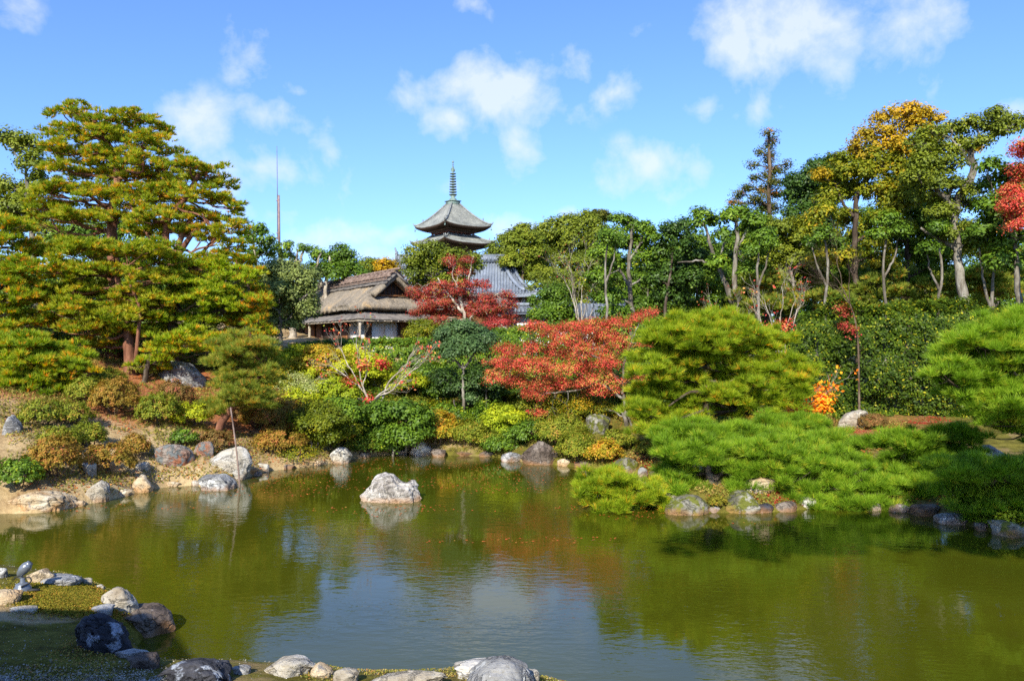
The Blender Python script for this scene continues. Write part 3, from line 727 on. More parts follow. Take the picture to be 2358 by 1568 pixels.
R('long flat dim stone under the low pine needles', 1990,1176,80,18,'rock_grey')
R('brown boulder at the shaded bend of the right shore', 2130,1189,70,30,'rock_brown')
R('slanted grey slab in the shade right of the brown bend boulder', 2190,1208,74,26,'rock_grey')
R('speckled rock at the right edge of the photo by the water', 2325,1238,80,40,'rock_moss')
R('small stone between slanted slab and speckled rock', 2262,1222,44,16,'rock_brown')
R('small brown stone under low pine left of the shaded bend', 2070,1180,50,18,'rock_grey')
R('white pointed rock on red leaves in front of the tall hedge', 1968,988,74,50,'rock_white','ground', prof=[(-1,.15),(-.3,.7),(.2,1),(.7,.9),(1,.5)], seed=51)
R('pointed grey rock in the shade beside the right pine', 2285,1068,76,46,'rock_grey','ground', prof=[(-1,.5),(-.4,1),(1,.25)])
R('mossy rock on the bank between red maple and round pine', 1378,1000,60,50,'rock_moss','ground')
R('rounded tan rock behind the low pine on the peninsula', 1742,1138,80,40,'rock_cream','ground', ang=.3, rough=.5)
R('flat pale stone in the shrubs above the far shore', 742,985,44,12,'rock_cream','ground')

for (l_, x, y, w, h, m_) in (
 ('flat cream stone at the waterline left of the peaked rust rock', 283, 1144, 44, 16, 'rock_cream'),
 ('thin flat stone between the two cream rocks of the left shore', 398, 1121, 40, 11, 'rock_cream'),
 ('small buff stone on the left shore right of the oval whitish one', 452, 1119, 26, 12, 'rock_white'),
 ('low tan stone left of the pale grey boulder with rusty foot', 180, 1166, 36, 12, 'rock_cream'),
 ('small flat stone between support pole foot and small pale stone', 592, 1095, 24, 9, 'rock_grey'),
 ('low brown edging stone below the golden ground-hugging bush', 660, 1080, 44, 10, 'rock_brown'),
 ('low edging stone left of the squarish white boulder', 728, 1072, 40, 10, 'rock_cream'),
 ('small dark edging stone right of the squarish white boulder', 838, 1055, 30, 12, 'rock_brown'),
 ('small grey edging stone left of the pointed pale rock', 925, 1047, 26, 10, 'rock_grey'),
 ('flat brown edging stone at the middle of the far shore', 1068, 1050, 46, 9, 'rock_brown')):
    R(l_, x, y, w, h, m_)
# near shore
R('charcoal rock cut by the left edge of the photo', 5,1332,26,24,'rock_grey','ground')
R('cream lumpy rock right behind the garden spotlight', 95,1350,62,38,'rock_cream','ground', lift=.03)
R('low grey slab right of the cream lumpy rock', 135,1356,100,25,'rock_grey','ground')
R('small white stone on the moss edge', 198,1349,32,17,'rock_white','ground')
R('tiny white pebble rock beside the moss', 232,1360,18,13,'rock_white','ground')
R('angular grey and white boulder at the corner of the moss', 276,1412,84,62,'rock_white','ground', prof=[(-1,.8),(-.3,1),(.3,.9),(1,.3)], seed=61)
R('pale pinkish stone at the left edge in front of the spotlight', 14,1394,66,34,'rock_cream','ground', ang=.4)
R('flat pale slab lying on the bare ground in front of the spotlight', 54,1414,62,12,'rock_white','ground', depth=.5)
R('big brown-black boulder standing in the pond by the near bank', 332,1478,148,66,'rock_brown','water', prof=[(-1,.6),(-.5,.98),(.3,1),(.7,.8),(1,.4)], seed=62, D=8.2)
R('black boulder with pale lichen blotches on the near bank', 240,1508,132,94,'rock_dark','ground', prof=[(-1,.7),(-.6,1),(-.1,.85),(.4,.6),(1,.2)], seed=63, rough=1.7, ang=.9)
R('low grey rock wedged between the white boulder and the black ones', 236,1424,50,26,'rock_grey','ground')
R('pale slab at the foot of the black lichen boulder', 232,1502,54,14,'rock_white','ground', depth=.5)
R('flat blue grey slab below the black lichen boulder', 302,1516,88,20,'rock_grey','ground', depth=.5)
R('rounded reddish brown stone left of the black boulder at the bottom', 332,1542,76,34,'rock_brown','ground')
R('broad black boulder at the bottom edge of the photo', 450,1590,172,66,'rock_dark','ground', rough=1.5, prof=[(-1,.3),(-.5,.85),(.1,1),(.7,.8),(1,.2)], seed=64)
R('small smooth grey stone right of the broad black boulder', 556,1554,42,23,'rock_grey','ground', ang=.3)
R('wide white boulder at the bottom shore', 668,1560,130,48,'rock_white','ground', prof=[(-1,.15),(-.4,.75),(.1,1),(.5,.9),(1,.3)], seed=65)
R('beige peaked stone right of the wide white boulder', 740,1562,54,36,'rock_cream','ground', prof=[(-1,.5),(-.2,1),(1,.3)], ang=.4)
R('smooth whitish stone at the bottom, right of the beige peaked stone', 797,1578,62,38,'rock_white','ground', ang=.35)
R('long low white kerb-like stone at the bottom centre', 935,1584,190,34,'rock_white','ground', prof=[(-1,.4),(-.6,.8),(.3,1),(.9,1),(1,.6)], seed=66, depth=.3)
R('rounded grey-white stone behind the lichen boulder at the bottom', 1108,1566,130,42,'rock_white','ground', ang=.4, seed=67)
R('dark grey lichen boulder cut by the bottom edge', 1155,1612,172,82,'rock_grey','ground', prof=[(-1,.3),(-.4,.9),(.2,1),(.7,.8),(1,.3)], seed=68)
R('pale stone behind the right end of the dark lichen boulder', 1216,1574,54,32,'rock_white','ground')

# ------------------------------------------------------------------ buildings
M['thatch'] = None
m, nt, b, o = mat('weathered thatch')
v = texco(nt)
n = noise(nt, 1.1, 6, .6, v, .5); nf = noise(nt, 13, 8, .8, mapping(nt, v, (1, 1, .6)))
c = ramp(nt, [(.3, (.16,.14,.115)), (.5, (.27,.23,.18)), (.61, (.34,.27,.19)), (.69, (.56,.37,.17))], n)
c = mixc(nt, .8, c, ramp(nt, [(.3, (.35,.34,.33)), (.6, (1.2,1.2,1.15))], nf), 'MULTIPLY')
nt.links.new(c, b.inputs['Base Color']); b.inputs['Roughness'].default_value = .95; b.inputs['Specular IOR Level'].default_value = .1
bump(nt, b, nf, .8, .08); M['thatch'] = m
M['bark_shingle'] = simple('weathered bark shingle', (.07,.065,.06), (.24,.21,.18), 3, .9, .8, 18)
M['ridge_wood'] = simple('ridge logs', (.10,.065,.05), (.26,.19,.15), 5, .9, .6, 20)
M['dark_wood'] = simple('dark timber', (.03,.018,.012), (.075,.045,.03), 4, .7, .4, 20)
M['brown_wood'] = simple('brown board', (.13,.05,.02), (.27,.12,.045), 2.5, .65, .4, 18, (4,4,.5))
M['pale_wood'] = simple('pale log', (.24,.19,.13), (.48,.42,.33), 4, .8, .4, 15)
M['shoji'] = simple('paper panel', (.74,.71,.64), (.80,.77,.70), .8, .9, 0)
M['plaster'] = simple('white plaster', (.62,.60,.57), (.74,.72,.69), .8, .9, .2)
m, nt, b, o = mat('grey roof tile')
v = texco(nt); n = noise(nt, 1.2, 5, .6, v); nf = noise(nt, 9, 3, .7, v)
c = ramp(nt, [(.35, (.13,.15,.18)), (.65, (.24,.27,.31))], n); c = mixc(nt, .6, c, ramp(nt, [(.35, (.6,.6,.6)), (.65, (1.25,1.25,1.25))], nf), 'MULTIPLY')
nt.links.new(c, b.inputs['Base Color']); b.inputs['Roughness'].default_value = .45; b.inputs['Specular IOR Level'].default_value = .5; M['tile'] = m
m, nt, b, o = mat('old pagoda tile')
v = texco(nt); n = noise(nt, .7, 5, .6, v); nf = noise(nt, 5, 3, .8, v)
c = ramp(nt, [(.35, (.14,.15,.145)), (.65, (.26,.27,.25))], n); c = mixc(nt, .7, c, ramp(nt, [(.35, (.5,.5,.5)), (.65, (1.3,1.28,1.2))], nf), 'MULTIPLY')
nt.links.new(c, b.inputs['Base Color']); b.inputs['Roughness'].default_value = .6; M['tile_old'] = m
M['copper'] = simple('green bronze', (.09,.14,.12), (.22,.30,.26), 3, .6, .2)
M['red_wood'] = simple('faded red timber', (.20,.05,.03), (.30,.09,.06), 3, .8, .2)
M['steel'] = simple('rusty steel', (.16,.10,.09), (.28,.2,.18), 6, .6, .2)
M['steel_thin'] = simple('thin grey steel', (.10,.11,.15), (.18,.19,.24), 6, .5, 0)
M['lamp_metal'] = simple('grey enamel metal', (.13,.15,.17), (.19,.21,.24), 12, .28, .05, 60, spec=.6, metal=.35)
M['rubber'] = simple('black cable', (.015,.015,.015), (.03,.03,.03), 20, .6, 0)

# thatched tea house, seen from its near corner
UX = np.array([-.56, .83, 0]); UX /= np.linalg.norm(UX); VX = np.array([.83, .56, 0]); VX /= np.linalg.norm(VX); ZX = np.array([0, 0, 1.])
AX = np.stack([UX, VX, ZX]); O = np.array([-7.34, 38, 0.]); LU, LV = 13.0, 4.5
def h3(u, v, z): return O+UX*u+VX*v+np.array([0, 0, z])
def hg(U, V, Z): return O+U[..., None]*UX+V[..., None]*VX+Z[..., None]*ZX
hut = empty('tea_house', h3(3, 2, 2.4), 'thatched wooden tea house with white paper panels behind the clipped hedge', 'tea house')
def sheet(B, U, V, Z, th):
    """a thick skin: top surface given on a grid, underside th lower"""
    P1 = hg(U, V, Z); P2 = hg(U, V, Z-th); a, b_ = U.shape
    i = np.arange(a*b_).reshape(a, b_); Q = np.stack([i[:-1,:-1], i[1:,:-1], i[1:,1:], i[:-1,1:]], -1).reshape(-1, 4); n = a*b_
    Q = [Q, Q[:, ::-1]+n]
    for e in (i[0], i[-1][::-1], i[:,0][::-1], i[:,-1]): Q.append(np.stack([e[:-1], e[1:], e[1:]+n, e[:-1]+n], -1))
    B.add(np.concatenate([P1.reshape(-1,3), P2.reshape(-1,3)]), np.concatenate(Q))
B = MB(); e0 = .42; zE = 5.06; zG = 5.62; zR = 6.55; vm = LV/2
u = np.concatenate([np.linspace(e0, 1.16, 30), np.linspace(1.18, LU-e0, 420)]); v = np.linspace(e0, LV-e0, 150)
U, V = np.meshgrid(u, v, indexing='ij')
half = vm-e0; t = 1-np.abs(V-vm)/half
zs = zE+(zR-zE)*(t**.92)
zh = np.where(U < 1.17, zE+(zG-zE)*((U-e0)/.75)**.9, 99)
Z = np.minimum(zs, zh)
nn_ = fbm(np.stack([U.ravel()*1.2, V.ravel()*1.2, U.ravel()*0], 1), 4).reshape(U.shape)
n2_ = fbm(np.stack([U.ravel()*9, V.ravel()*7, U.ravel()*0], 1), 3).reshape(U.shape); Z += nn_*.06+n2_*.022; U2 = U-(U < e0+.01)*nn_*.04; V2 = V+np.where(V < e0+.01, nn_*.06+n2_*.04, 0)
sheet(B, U2, V2, Z, .24)
B.build('thatched_roof', M['thatch'], hut, False); B = MB()
for s in (-1, 1):      # hood of the small gable
    uu, tt = np.meshgrid(np.linspace(.62, 1.6, 10), np.linspace(0, 1, 14), indexing='ij')
    vv = vm+s*tt*half*.60; zz = zR+.1-(zR-zG+.0)*(tt**.95)*.98+.02+fbm(np.stack([uu.ravel()*3, tt.ravel()*3, uu.ravel()*0+s], 1), 3).reshape(uu.shape)*.03
    uu = uu-.12*(1-tt)
    sheet(B, uu, vv, zz, .26)
B.build('gable_hood', M['thatch'], hut, False)
B = MB(); tri = [h3(1.12, vm-1.05, zG-.05), h3(1.12, vm+1.05, zG-.05), h3(1.12, vm, zR-.15)]
B.add(tri+[q+UX*.05 for q in tri], [[0,1,4,3],[1,2,5,4],[2,0,3,5]], [[0,2,1],[3,4,5]])
gb = B.build('gable', M['dark_wood'], hut)
B = MB(); B.box(h3(.98, vm, zG-.02), (.08, 2.0, .07), AX)
for s in (-1, 1): B.tube([h3(.92, vm, zR-.2), h3(.92, vm+s*.95, zG+.02)], .045, 6)
for k in range(-3, 4): B.tube([h3(1.07, vm+k*.2, zG), h3(1.07, vm+k*.2, zG+max(.1, .8-abs(k)*.24))], .014, 4)
B.build('lattice', M['brown_wood'], hut)
B = MB()               # ridge: bark saddles, long logs and short cross billets
for s in (-1, 1):
    uu, tt = np.meshgrid(np.linspace(.42, LU-1.2, 60), np.linspace(0, 1, 4), indexing='ij')
    sheet(B, uu, vm+s*tt*.62, zR+.17-tt*.50+fbm(np.stack([uu.ravel()*3, tt.ravel()*2, uu.ravel()*0+s], 1), 3).reshape(uu.shape)*.025, .1)
B.build('ridge_cover', M['bark_shingle'], hut)
B = MB()
for s in (-1, 1):
    for (dv, dz) in ((.16, .16), (.40, -.05), (.60, -.22)): B.tube([h3(.34, vm+s*dv, zR+dz+.05), h3(LU-1.2, vm+s*dv, zR+dz+.05)], .045, 6)
    for k in range(22): B.tube([h3(.75+k*.5, vm+s*.08, zR+.27), h3(.75+k*.5, vm+s*.50, zR-.06)], .085, 7)
B.tube([h3(.15, vm, zR+.36), h3(LU-1.2, vm, zR+.34)], .06, 7)
B.build('ridge_log', M['ridge_wood'], hut, True)
B = MB()               # lower roof of bark shingle round the walls
for (a0, a1) in (((0, 0), (LU, 0)), ((0, LV), (0, 0)), ((LU, LV), (0, LV))):
    a0 = np.array(a0, float); a1 = np.array(a1, float); d = (a1-a0)/np.linalg.norm(a1-a0); nrm_ = np.array([-d[1], d[0]])
    s_, t_ = np.meshgrid(np.linspace(0, 1, 60), np.linspace(0, 1, 8), indexing='ij')
    ins = t_*1.3; L_ = np.linalg.norm(a1-a0)
    base = a0+np.multiply.outer(np.clip(s_*L_, 0, L_), d)
    uv = a0+((ins+(L_-2*ins)*s_))[..., None]*d+ins[..., None]*nrm_
    z_ = 4.40+.62*t_+.06*(1-t_)*np.abs(2*s_-1)**6+fbm(np.stack([uv[...,0].ravel()*2, uv[...,1].ravel()*2, s_.ravel()*0], 1), 3).reshape(s_.shape)*.02
    sheet(B, uv[...,0], uv[...,1], z_, .09)
B.build('lower_roof', M['bark_shingle'], hut)
B = MB(); i0 = .74
B.tube([h3(.06, .06, 4.29), h3(.06, LV-.06, 4.29)], .04, 6); B.tube([h3(.06, .06, 4.29), h3(LU, .06, 4.29)], .04, 6)
for k in range(12): B.tube([h3(-.06, .3+k*.36, 4.27), h3(.9, .3+k*.36, 4.62)], .022, 5)
for k in range(26): B.tube([h3(.3+k*.5, -.06, 4.27), h3(.3+k*.5, .9, 4.62)], .022, 5)
B.build('eave_pole', M['pale_wood'], hut)
for (u_, v_, r_) in ((.16, .16, .06), (7.2, .2, .075), (.2, LV-.2, .06), (12.5, .2, .06)):
    B = MB(); B.tube(resample([h3(u_, v_, .9), h3(u_+.03, v_, 3.1), h3(u_, v_, 4.35)], 6), r_, 8); B.build('post', M['pale_wood'], hut, True)
B = MB(); zb, zt = .9, 4.72
B.box(h3(LU/2+.1, LV/2+.05, (zb+zt)/2), (LU-2*i0-.1, LV-2*i0-.1, zt-zb), AX); B.build('wall', M['brown_wood'], hut)
def panel(u0, v0, u1, v1, z0, z1, name, m_, bars=0, fr='dark_wood', out=.03):
    a = h3(u0, v0, 0); b_ = h3(u1, v1, 0); d = b_-a; L_ = np.linalg.norm(d); d /= L_; nn2 = np.array([d[1], -d[0], 0.])
    ax = np.stack([d, nn2, ZX]); c_ = (a+b_)/2; c_[2] = (z0+z1)/2
    q = MB().box(c_+nn2*out, (L_, .04, z1-z0), ax).build(name, M[m_], hut)
    f_ = MB()
    for s in (-1, 1):
        f_.box(c_+d*s*(L_/2-.02)+nn2*(out+.03), (.05, .03, z1-z0), ax); f_.box(c_+ZX*s*((z1-z0)/2-.02)+nn2*(out+.032), (L_-.1, .03, .05), ax)
    for k in range(bars):
        f_.box(c_+d*((k+1)/(bars+1)-.5)*L_+nn2*(out+.03), (.018, .02, z1-z0-.1), ax)
        f_.box(c_+ZX*((k+1)/(bars+1)-.5)*(z1-z0)+nn2*(out+.034), (L_-.1, .02, .018), ax)
    o_ = f_.build('panel_frame', M[fr], q); o_.location = (0, 0, 0)
    for vv in o_.data.vertices: pass
    return q
zt2 = 4.42
# right face (towards the camera's right)
panel(i0, 1.75, i0, 1.05, 2.6, zt2, 'paper_panel', 'shoji'); panel(i0, 2.45, i0, 1.77, 2.6, zt2, 'paper_panel', 'shoji')
panel(i0, 2.98, i0, 2.5, 2.6, zt2, 'wood_panel', 'brown_wood'); panel(i0, 3.7, i0, 3.0, 3.2, zt2, 'lattice_window', 'brown_wood', 7)
# left face
panel(1.05, i0, 1.95, i0, 2.6, zt2, 'paper_panel', 'shoji'); panel(1.98, i0, 2.85, i0, 2.6, zt2, 'paper_panel', 'shoji')
panel(3.0, i0, 4.2, i0, 2.6, zt2, 'wood_panel', 'brown_wood'); panel(4.3, i0, 5.2, i0, 3.0, zt2, 'lattice_window', 'brown_wood', 5)
panel(5.4, i0, 6.6, i0, 2.6, zt2, 'wood_panel', 'dark_wood'); panel(8.0, i0, 9.6, i0, 2.6, zt2, 'wood_panel', 'brown_wood')
B = MB()
for (u_, v_) in ((i0, i0), (2.93, i0), (4.25, i0), (5.3, i0), (6.7, i0), (9.8, i0), (i0, 2.48), (i0, LV-i0)): B.box(h3(u_, v_, 3.36), (.12, .12, 2.7), AX)
B.box(h3(5, i0-.02, 4.47), (8.5, .1, .1), AX); B.box(h3(i0-.02, 2.25, 4.47), (.1, 2.9, .1), AX)
B.build('timber_frame', M['dark_wood'], hut)
B = MB(); B.box(h3(8.6, 7.3, 5.35), (4.5, 4.5, .18), AX)
# back wing seen right of the gable
w2 = empty('garden_building', P(985, 690, 45)*[1,1,0]+[0,0,2.6], 'low bark-roofed wing half hidden behind the dark red maple', 'building')
B = MB(); cxy = P(990, 700, 45); 
U, V = np.meshgrid(np.linspace(-2.4, 4.4, 20), np.linspace(-2, 2, 14), indexing='ij')
B.add(np.stack([cxy[0]+U, cxy[1]+V, 5.95-np.abs(V)*.38+U*0], -1).reshape(-1, 3), [[i*14+j, (i+1)*14+j, (i+1)*14+j+1, i*14+j+1] for i in range(19) for j in range(13)])
B.add(np.stack([cxy[0]+U, cxy[1]+V, 5.8-np.abs(V)*.38+U*0], -1).reshape(-1, 3), [[i*14+j, i*14+j+1, (i+1)*14+j+1, (i+1)*14+j] for i in range(19) for j in range(13)])
for k in range(3): B.tube([[cxy[0]-2.5, cxy[1]-.1-k*.25, 6.02-k*.08], [cxy[0]+4.5, cxy[1]-.1-k*.25, 6.02-k*.08]], .06, 6)
B.build('roof', M['bark_shingle'], w2)
MB().box([cxy[0]+1, cxy[1], 3.9], (5.6, 3.0, 2.9)).build('wall', M['brown_wood'], w2)

def rescale(o, k):
    c = Vector((0, 0, CAMH)); o.location = c+(o.location-c)*k; o.scale = (k, k, k)
# temple hall with grey tiled roof
th = empty('temple_hall', (-3, 60, 3.0), 'large temple hall with curved blue-grey tiled roof behind the dark red maple', 'temple')
def xr(s): return .25+1.95*np.clip((s-.06)/.94, 0, 1)**1.25
def xl(s): return -8.6-1.6*s**1.3
def zr_(s): return 9.45-2.75*(1-(1-s)**1.75)
B = MB()
for sd in (-1, 1):
    s_, w_ = np.meshgrid(np.linspace(0, 1, 24), np.linspace(0, 1, 50), indexing='ij')
    X_ = xl(s_)+(xr(s_)-xl(s_))*w_; Y_ = 60+sd*4.6*s_; Z_ = zr_(s_)+.28*s_**2*(np.abs(2*w_-1)**8)
    q = [[i*50+j, (i+1)*50+j, (i+1)*50+j+1, i*50+j+1] for i in range(23) for j in range(49)]
    B.add(np.stack([X_, Y_, Z_], -1).reshape(-1, 3), q); B.add(np.stack([X_, Y_, Z_-.22], -1).reshape(-1, 3), [k[::-1] for k in q])
    i = 23; B.add(np.concatenate([np.stack([X_[i], Y_[i], Z_[i]], -1), np.stack([X_[i], Y_[i], Z_[i]-.22], -1)]), [[j, j+1, 51+j, 50+j] for j in range(49)])
s_ = np.linspace(0, 1, 16)
for k in range(58):
    w0 = k/57; x0 = -10.1+12.2*w0
    ss = [a for a in s_ if xl(a) <= x0+1e-6 <= xr(a)+.05 or a > .97]
    ss = [a for a in s_ if xl(a)-.02 <= x0 <= xr(a)+.02]
    if len(ss) > 2: B.tube([[x0, 60-4.62*a, zr_(a)+.05+.28*a*a*abs(2*(x0-xl(a))/(xr(a)-xl(a))-1)**8] for a in ss], .06, 5)
B.build('roof', M['tile'], th)
B = MB()
B.box([-4.17, 60, 9.62], (8.9, .5, .5)); B.box([-4.17, 60, 9.93], (9.1, .34, .12))
for k in range(30): B.tube([[-8.5+k*.3, 59.72, 9.55], [-8.5+k*.3, 59.72, 9.75]], .06, 5)
for e in (.32, -8.7): B.box([e, 60, 9.85], (.18, .6, .75)); B.tube([[e, 60, 10.1], [e+.12*(1 if e > 0 else -1), 60, 10.5]], .07, 5)
for xo in (-.55, .0): B.tube([[xr(a)+xo-.25, 60-4.6*a, zr_(a)+.20] for a in np.linspace(0, 1 if xo == 0 else .8, 14)], .14 if xo else .12, 7)
B.build('roof_ridge', M['tile'], th, True)
B = MB()
for sd in (-1, 1):
    pts = [np.array([-8.75-1.2*a, 60+sd*4.2*a, zr_(a)-.25]) for a in np.linspace(0, .55, 8)]
    for a, b_ in zip(pts[:-1], pts[1:]): B.add([a, b_, b_-[0,0,.55], a-[0,0,.55], a+[.1,0,0], b_+[.1,0,0], b_+[.1,0,-.55], a+[.1,0,-.55]], [[0,1,2,3],[7,6,5,4],[0,4,5,1],[3,2,6,7]])
B.build('barge_board', M['pale_wood'], th)
MB().box([-4, 60, 4.0], (9.0, 6.0, 6.3)).build('wall', M['plaster'], th)
for k in range(5):
    q = MB(); q.tube([[-8.2+k*2.25, 56.6, 1.2], [-8.2+k*2.25, 56.6, 6.9]], .17, 10); q.build('pillar', M['red_wood'] if k < 4 else M['plaster'], th, True)
MB().box([-4, 56.6, 6.55], (10.4, .25, .3)).build('beam', M['red_wood'], th)

# small tiled gateway wall right of the hall
gw = empty('tiled_wall', (0.6, 50, 3.0), 'low white wall with dark tiled coping right of the temple hall', 'wall')
MB().box([2.0, 50, 3.0], (5.2, .3, 4.1)).build('wall_face', M['plaster'], gw)
B = MB()
for sd in (-1, 1): B.add([[-.8,50,5.6],[4.9,50,5.6],[4.9,50+sd*.9,5.15],[-.8,50+sd*.9,5.15],[-.8,50,5.5],[4.9,50,5.5],[4.9,50+sd*.9,5.05],[-.8,50+sd*.9,5.05]], [[0,1,2,3],[7,6,5,4],[2,3,7,6],[0,3,7,4],[1,2,6,5]])
for k in range(24): B.tube([[-.75+k*.24,49.98,5.64],[-.75+k*.24,49.08,5.19]], .045, 5)
B.tube([[-.85,50,5.7],[4.95,50,5.7]], .12, 7); B.build('coping', M['tile'], gw)
gw2 = empty('tiled_outbuilding', P(1360, 720, 48)*[1,1,0]+[0,0,2.8], 'grey tiled outbuilding roof glimpsed behind the leafless pink tree', 'building')
c0 = P(1355, 722, 48); B = MB()
for sd in (-1, 1): B.add([c0+[-1.4,0,.6],c0+[2.2,0,.6],c0+[2.6,sd*1.8,-.5],c0+[-1.8,sd*1.8,-.5],c0+[-1.4,0,.45],c0+[2.2,0,.45],c0+[2.6,sd*1.8,-.65],c0+[-1.8,sd*1.8,-.65]], [[0,1,2,3],[7,6,5,4],[2,3,7,6],[0,3,7,4],[1,2,6,5]])
for k in range(18): B.tube([c0+[-1.4+k*.21,0,.64],c0+[-1.75+k*.25,-1.8,-.46]], .045, 5)
B.build('roof', M['tile'], gw2); MB().box(c0+[.4,0,-1.4], (3.0, 2.2, 2.2)).build('wall', M['plaster'], gw2)

rescale(hut, .8); rescale(w2, .8); rescale(th, .74); rescale(gw, .74); rescale(gw2, .72)
# five-storey pagoda
PC = np.array([(1043-1179)/F*125, 125., 0.]); PR = math.radians(45-7)
pg = empty('pagoda', PC+[0,0,3.2], 'tall five-storey pagoda with bronze spire rising above the trees', 'pagoda')
def pside(k):
    a = PR+k*math.pi/2; return np.array([math.cos(a), math.sin(a), 0]), np.array([-math.sin(a), math.cos(a), 0])
def rotbox(B, r, z0, z1):
    v = []
    for z in (z0, z1):
        for k in range(4):
            d, p = pside(k); v.append(PC+d*r+p*r+[0,0,z])
    B.add(v, [[3,2,1,0],[4,5,6,7],[0,1,5,4],[1,2,6,5],[2,3,7,6],[3,0,4,7]])
tiers = [(25.4, 21.55, 4.32, .75, 1.7, 19.9), (20.55, 18.95, 4.75, 2.2, 1.95, 17.4), (17.7, 16.1, 5.1, 2.4, 2.15, 14.4), (14.7, 13.1, 5.5, 2.6, 2.35, 11.2), (11.5, 9.8, 5.9, 2.9, 2.6, 4.2)]
for ti, (zt_, ze, re, rt, rb, zb_) in enumerate(tiers):
    B = MB(); n, mm = 14, 31
    lift = .5
    def surf(s, t):
        r = rt+(re-rt)*s; return r, zt_-(zt_-ze)*(1-(1-s)**1.22)+lift*np.abs(t)**3.2*s**2.2
    for k in range(4):
        d, p = pside(k); S_, T_ = np.meshgrid(np.linspace(0, 1, n), np.linspace(-1, 1, mm), indexing='ij'); r, z = surf(S_, T_)
        q = [[i*mm+j, (i+1)*mm+j, (i+1)*mm+j+1, i*mm+j+1] for i in range(n-1) for j in range(mm-1)]
        V_ = PC+r[...,None]*d+(r*T_)[...,None]*p+z[...,None]*ZX
        B.add(V_.reshape(-1, 3), q)
        for j in range(44):
            t = -1+2*(j+.5)/44; s_ = np.linspace(0, 1, 9)
            xx = t*re; s_ = s_[(rt+(re-rt)*s_) >= abs(xx)]
            if len(s_) < 2: continue
            r_, z_ = surf(s_, xx/(rt+(re-rt)*s_)); B.tube(PC+r_[:,None]*d+xx*p+(z_+.04)[:,None]*ZX, .065, 4)
    rf = B.build('roof', M['tile_old'], pg)
    for k in range(4):
        B = MB(); d, p = pside(k); s_ = np.linspace(0, 1.02, 12); r_, z_ = surf(np.minimum(s_, 1), np.ones(12)); r_ = rt+(re-rt)*s_
        pts = PC+r_[:,None]*(d+p)+(z_+.12)[:,None]*ZX; B.tube(pts, .15, 6); B.tube([pts[-1], pts[-1]+[0,0,.35]+(d+p)*.12], .07, 5); B.tube([pts[-4]+[0,0,.1], pts[-4]+[0,0,.5]], .08, 5)
        o_ = B.build('hip_ridge', M['tile_old'], rf, True); o_.location = (0, 0, 0)
    B = MB()
    for k in range(4):                      # dark underside, rafters and bracket steps
        d, p = pside(k); T_ = np.linspace(-1, 1, mm); r, z = surf(np.ones(mm), T_)
        top = PC+r[:,None]*d+(r*T_)[:,None]*p+(z)[:,None]*ZX; bot = PC+(r-.05)[:,None]*d+((r-.05)*T_)[:,None]*p+(z-.28)[:,None]*ZX
        mid = PC+np.full(mm, rb+1.3)[:,None]*d+((rb+1.3)*T_)[:,None]*p+(ze-.15+np.abs(T_)**3*.15)[:,None]*ZX
        inn = PC+np.full(mm, rb)[:,None]*d+(rb*T_)[:,None]*p+np.full(mm, ze-.1)[:,None]*ZX
        B.add(np.concatenate([top, bot, mid, inn]), [[g_*mm+j, g_*mm+j+1, (g_+1)*mm+j+1, (g_+1)*mm+j] for g_ in range(3) for j in range(mm-1)])
        for j in range(26):
            x_ = -re+.2+(2*re-.4)*j/25; B.tube([PC+d*(re-.12)+p*x_+ZX*(ze-.30+lift*abs(x_/re)**3.2), PC+d*(rb+1.0)+p*x_*.75+ZX*(ze-.25)], .05, 4)
    rotbox(B, rb+1.15, ze-.45, ze-.2); rotbox(B, rb+.75, ze-.75, ze-.47); rotbox(B, rb+.35, ze-1.05, ze-.77)
    o_ = B.build('eaves', M['dark_wood'], rf); o_.location = (0, 0, 0)
    B = MB(); rotbox(B, rb, zb_, ze+.3)
    for k in range(4):
        d, p = pside(k)
        for x_ in (-1, -.36, .36, 1): B.tube([PC+d*(rb+.03)+p*x_*rb+ZX*zb_, PC+d*(rb+.03)+p*x_*rb+ZX*(ze-.8)], .13, 8)
    B.build('storey', M['dark_wood'], pg)
    if ti < 4:
        B = MB(); rr = rb+.62; z0 = tiers[ti+1][0]-.02
        rotbox(B, rr, z0-.12, z0)
        for k in range(4):
            d, p = pside(k)
            for zz, q_ in ((z0+.22, .03), (z0+.42, .03), (z0+.6, .045)): B.tube([PC+d*rr-p*(rr+.25)+ZX*zz, PC+d*rr+p*(rr+.25)+ZX*zz], q_, 5)
            for x_ in np.linspace(-1, 1, 7): B.tube([PC+d*rr+p*rr*x_+ZX*z0, PC+d*rr+p*rr*x_+ZX*(z0+.6)], .04, 5)
        B.build('balcony_rail', M['red_wood'], pg)
spi = MB(); rotbox(spi, .82, 25.25, 25.85); rotbox(spi, .95, 25.85, 25.98); rotbox(spi, .92, 25.15, 25.27)
spi.lathe(PC, [(.62,25.98),(.58,26.25),(.35,26.45),(.22,26.5),(.5,26.72),(.2,26.8),(.11,26.9),(.10,30.4),(.07,31.6),(.05,31.9)], 14)
spi.lathe(PC, [(.02,31.55),(.16,31.68),(.02,31.85)], 10); spi.lathe(PC, [(.03,31.85),(.19,32.05),(.12,32.2),(.01,32.42)], 10)
sp_ = spi.build('spire', M['copper'], pg, True)
for k in range(9):
    z = 26.98+k*.41; r = .60-.018*k; q = MB(); q.lathe(PC, [(.12,z-.04),(r*.8,z-.06),(r,z-.09),(r+.02,z+.05),(r*.8,z+.06),(.12,z+.05)], 16)
    o_ = q.build('spire_ring', M['copper'], sp_, False); o_.location = (0, 0, 0)
q = MB()
